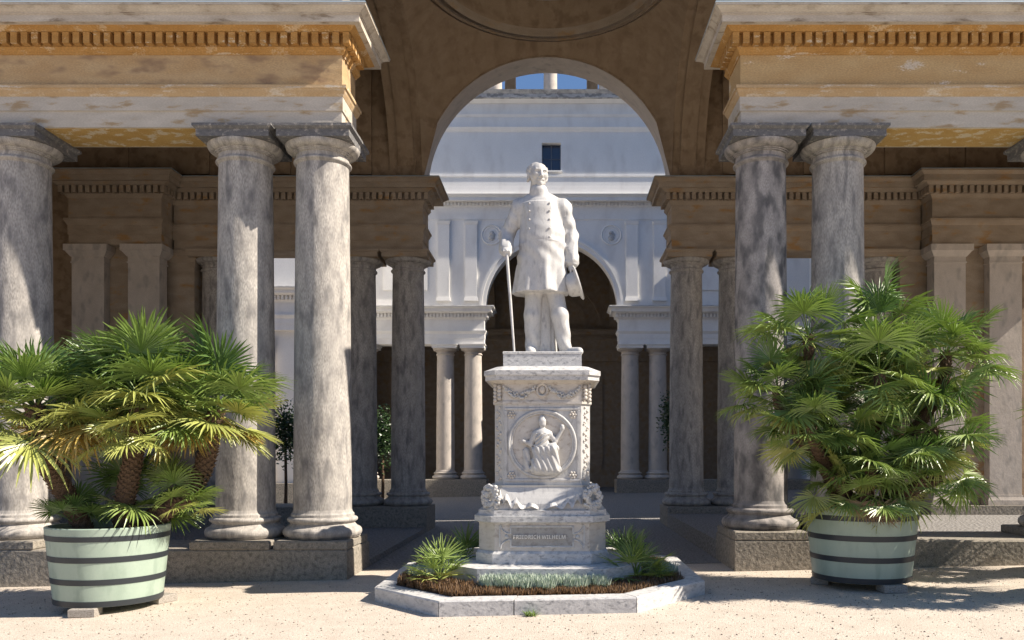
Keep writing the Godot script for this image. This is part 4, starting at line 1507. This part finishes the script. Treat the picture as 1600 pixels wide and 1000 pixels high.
func build_tubs_and_palms():
	make_fans()
	var lt := Vector3(-4.93, gy(-4.93) + 0.092, 2.30)
	var rt := Vector3(3.86, gy(3.86) + 0.092, 1.92)
	build_tub(lt, "pale green tub with dark hoops under the left three-trunked palm")
	build_tub(rt, "pale green tub with dark hoops under the bushy right palm")
	block(Vector3(-4.90, gy(-4.9) + 0.001, 2.83), 0.1, "wooden block under the front of the left tub")
	block(Vector3(-4.45, gy(-4.45) + 0.001, 2.05), 1.2, "wooden block under the right side of the left tub")
	block(Vector3(-5.38, gy(-5.38) + 0.001, 2.08), -1.2, "wooden block under the hidden left side of the left tub")
	block(Vector3(4.02, gy(4.02) + 0.001, 2.42), 0.1, "wooden block under the front of the right tub")
	block(Vector3(3.45, gy(3.45) + 0.001, 1.7), 1.1, "wooden block under the left side of the right tub")
	block(Vector3(4.28, gy(4.28) + 0.001, 1.62), -1.1, "wooden block under the rear of the right tub")
	# left palm
	var A := thing("fan_palm", "fan palm with three shaggy trunks and yellowing lower leaves in the left tub", "palm", Vector3(lt.x, lt.y + 0.78, lt.z), "fan palms in tubs")
	trunk(A, [Vector3(-0.22, 0, 0.1), Vector3(-0.38, 0.38, 0.15), Vector3(-0.62, 0.85, 0.2), Vector3(-0.72, 1.42, 0.2)], 0.105, 0.12, 1)
	trunk(A, [Vector3(0.2, 0, 0.05), Vector3(0.22, 0.35, 0.08), Vector3(0.30, 0.85, 0.05), Vector3(0.36, 1.55, 0.0)], 0.12, 0.10, 2)
	trunk(A, [Vector3(0.30, 0, -0.15), Vector3(0.62, 0.28, -0.15), Vector3(0.95, 0.62, -0.2), Vector3(1.12, 1.38, -0.25)], 0.13, 0.10, 3)
	var warm := [0, 1, 1, 1, 2, 2, 3, 3, 3, 4]
	crown(A, Vector3(-0.72, 1.40, 0.2), 46, 1.0, warm, 11, -32)
	crown(A, Vector3(0.36, 1.52, 0.0), 52, 1.02, warm, 12, -34)
	crown(A, Vector3(1.10, 1.36, -0.25), 44, 0.96, warm, 13, -34)
	crown(A, Vector3(-0.2, 1.50, -0.5), 30, 0.95, [0, 1, 1, 2, 2], 14, -20)
	crown(A, Vector3(0.42, 1.22, 0.35), 12, 0.85, [2, 3, 3, 3], 15, -28, 15)
	crown(A, Vector3(-0.30, 0.12, 0.20), 10, 0.50, [0, 0, 1], 16, 25)
	crown(A, Vector3(0.66, 0.26, -0.10), 12, 0.70, [1, 2, 2, 3], 17, 0, 75, Vector3(0.6, 0, 0.0))
	crown(A, Vector3(0.1, 0.25, -0.3), 14, 0.8, [0, 0, 1], 18, -10)
	# right palm
	var B := thing("fan_palm", "bushy many-headed green fan palm in the right tub", "palm", Vector3(rt.x, rt.y + 0.78, rt.z), "fan palms in tubs")
	var cool := [0, 1, 1, 1, 2, 2, 2, 3]
	var heads := [[-0.60, 2.10, -0.1, 20], [0.42, 2.16, -0.3, 20], [1.02, 1.88, 0.0, 26], [0.08, 1.62, 0.35, 22], [-1.02, 1.42, 0.1, 24], [-0.72, 0.98, 0.4, 22], [0.70, 0.98, 0.35, 20], [-0.08, 0.62, 0.5, 16], [0.55, 0.40, 0.35, 16], [-0.42, 0.45, 0.35, 12], [0.25, 1.3, -0.5, 16], [-0.5, 1.25, -0.4, 14], [-0.15, 0.25, 0.5, 14], [0.85, 0.55, 0.3, 14]]
	var i := 0
	for h in heads:
		var top := Vector3(h[0], h[1], h[2])
		var b := Vector3(h[0] * 0.28, 0, h[2] * 0.3)
		trunk(B, [b, b + Vector3(h[0] * 0.15, h[1] * 0.35, h[2] * 0.2), top - Vector3(h[0] * 0.1, h[1] * 0.25, 0), top], 0.075, 0.07, 20 + i)
		crown(B, top, int(h[3] * 1.05), 0.86 if i < 7 else 0.72, cool if i != 2 else [1, 1, 2, 2, 3], 30 + i, -45)
		i += 1
	# dead leaves hanging over the rim
	for k in 4:
		var o := MeshInstance3D.new()
		o.mesh = fans[k]
		o.material_override = M.leaf[5]
		var d := Vector3(-0.25 + k * 0.14, -0.85, 0.30).normalized()
		var side := d.cross(Vector3.UP).normalized()
		o.transform = Transform3D(Basis(-side, side.cross(d) * -1.0, d).orthonormalized().scaled_local(Vector3(0.42, 0.5, 0.5)), Vector3(-0.20 + k * 0.06, 0.34, 0.58))
		o.name = "dead_leaf"
		B.add_child(o, true)
	# two more potted palms just outside the picture on the right throw the shadows on the gravel
	for e in [[Vector3(7.5, 0, 1.5), "potted fan palm standing further right in the row"], [Vector3(6.7, 0, 3.1), "potted fan palm nearest on the far right"]]:
		var p: Vector3 = e[0]
		p.y = gy(p.x)
		build_tub(p, "pale green tub of the " + e[1])
		var C := thing("fan_palm", e[1], "palm", p + Vector3(0, 0.78, 0), "fan palms in tubs")
		trunk(C, [Vector3.ZERO, Vector3(0.1, 0.6, 0), Vector3(0.1, 1.4, 0)], 0.13, 0.12, 60)
		crown(C, Vector3(0.1, 1.4, 0), 30, 1.0, cool, 61, -35)
		crown(C, Vector3(-0.5, 0.9, 0.1), 16, 0.9, cool, 62, -30)

# ---------------------------------------------------------------- small plants, shrubs, stones
func build_small_things():
	# young palms in the bed
	var yf := [fan_mesh(0.22, 0.30, 11, 170, 0.22, 201), fan_mesh(0.26, 0.28, 12, 190, 0.22, 202)]
	var ys := [
		[Vector3(-1.13, 0.11, 2.32), 1.0, "light green young palm at the front left of the bed", [2, 2, 3]],
		[Vector3(-0.98, 0.11, 1.15), 1.05, "young palm behind the pedestal's left corner", [1, 2, 2]],
		[Vector3(1.15, 0.11, 2.05), 1.0, "bright green young palm at the front right of the bed", [1, 2, 2]],
		[Vector3(1.42, 0.11, 2.0), 0.55, "smallest young palm near the right kerb", [2, 2, 3]],
		[Vector3(1.12, 0.11, 0.75), 0.95, "dark young palm behind the pedestal's right corner", [0, 0, 1]],
	]
	var i := 0
	for y in ys:
		var o := thing("young_palm", y[2], "plant", y[0], "young palms in the flower bed")
		var st := st_new()
		tube(st, [Vector3(0, -0.05, 0), Vector3(0, 0.12 * y[1], 0)], [0.03, 0.024], 8)
		part("stem", st, M.trunk, o)
		var r := RandomNumberGenerator.new()
		r.seed = 300 + i
		for k in 16:
			var az := k * 2.4 + r.randf_range(-.2, .2)
			var el := deg_to_rad(lerpf(80, -5, k / 15.0) + r.randf_range(-8, 8))
			var d := Vector3(cos(az) * cos(el), sin(el), sin(az) * cos(el))
			var side := d.cross(Vector3.UP).normalized()
			var lf := part("fan_leaf", yf[k % 2], M.leaf[y[3][k * 3 / 16]], o)
			lf.transform = Transform3D(Basis(side, side.cross(d), d * -1.0 * -1.0).orthonormalized().scaled_local(Vector3.ONE * y[1] * r.randf_range(0.85, 1.15)), Vector3(0, 0.10 * y[1], 0))
		i += 1
	# clipped laurels in the courtyard
	for e in [[Vector3(-6.55, 0, -8.6), 2.35, "dark laurel shrub showing between the two left front columns"], [Vector3(3.25, 0, -9.4), 2.5, "dark laurel shrub beside the right rear columns"], [Vector3(-4.35, 0, -9.6), 2.2, "laurel whose leaf tips show between the left rear columns"]]:
		var c: Vector3 = e[0]
		c.y = gy(c.x)
		var o := thing("laurel_shrub", e[2], "shrub", c, "laurels in the courtyard")
		var st := st_new()
		tube(st, [Vector3.ZERO, Vector3(0.02, 1.0, 0), Vector3(0, e[1], 0)], [0.05, 0.04, 0.03], 8)
		part("trunk", st, M.trunk, o)
		st = st_new()
		for k in 1500:
			var v := Vector3(rng.randfn(), rng.randfn(), rng.randfn()).normalized() * pow(rng.randf(), 0.4)
			v = Vector3(v.x * 0.42, v.y * 0.85, v.z * 0.42) * (0.85 + 0.3 * sin(v.x * 19.0 + v.y * 11.0))
			var p: Vector3 = v + Vector3(0, e[1], 0)
			var d := Vector3(rng.randfn(), rng.randfn() * 0.6, rng.randfn()).normalized()
			var s := d.cross(Vector3(rng.randfn(), rng.randfn(), rng.randfn())).normalized() * 0.025
			quad(st, p, p + d * 0.05 + s, p + d * 0.11, p + d * 0.05 - s)
		part("crown", st, M.laurel, o)
	# weed at the front of the kerb
	var W := thing("weed_tuft", "small green weed growing at the foot of the front kerb", "weed", Vector3(-0.05, 0, 3.36))
	var ws := st_new()
	for k in 60:
		var a := rng.randf() * TAU
		var d := Vector3(cos(a), rng.randf_range(0.2, 0.9), sin(a) * 0.6).normalized() * rng.randf_range(0.05, 0.12)
		var s := Vector3(-sin(a), 0, cos(a)) * 0.008
		var b := Vector3(rng.randf_range(-.05, .05), 0, rng.randf_range(-.02, .02))
		tri(ws, b - s, b + d, b + s)
	part("blades", ws, M.leaf[1], W)
	# loose pebbles
	var ps := st_new()
	ball(ps, Vector3.ZERO, Vector3(1, 0.6, 0.8), 5)
	var mm := MultiMesh.new()
	mm.transform_format = MultiMesh.TRANSFORM_3D
	mm.mesh = ps.commit()
	mm.instance_count = 9000
	for k in 9000:
		var x := rng.randf_range(-8.0, 8.0)
		var z := rng.randf_range(0.7, 5.5)
		var sc := 0.004 + 0.009 * pow(rng.randf(), 4.0)
		mm.set_instance_transform(k, Transform3D(Basis(Vector3.UP, rng.randf() * TAU).scaled(Vector3.ONE * sc), Vector3(x, gy(x) + sc * 0.3, z)))
	var mi := MultiMeshInstance3D.new()
	mi.multimesh = mm
	mi.material_override = M.pebble
	mi.name = "loose_pebbles"
	add_child(mi)
	tag(mi, "loose small pebbles scattered over the sandy forecourt", "pebbles", "", "stuff")
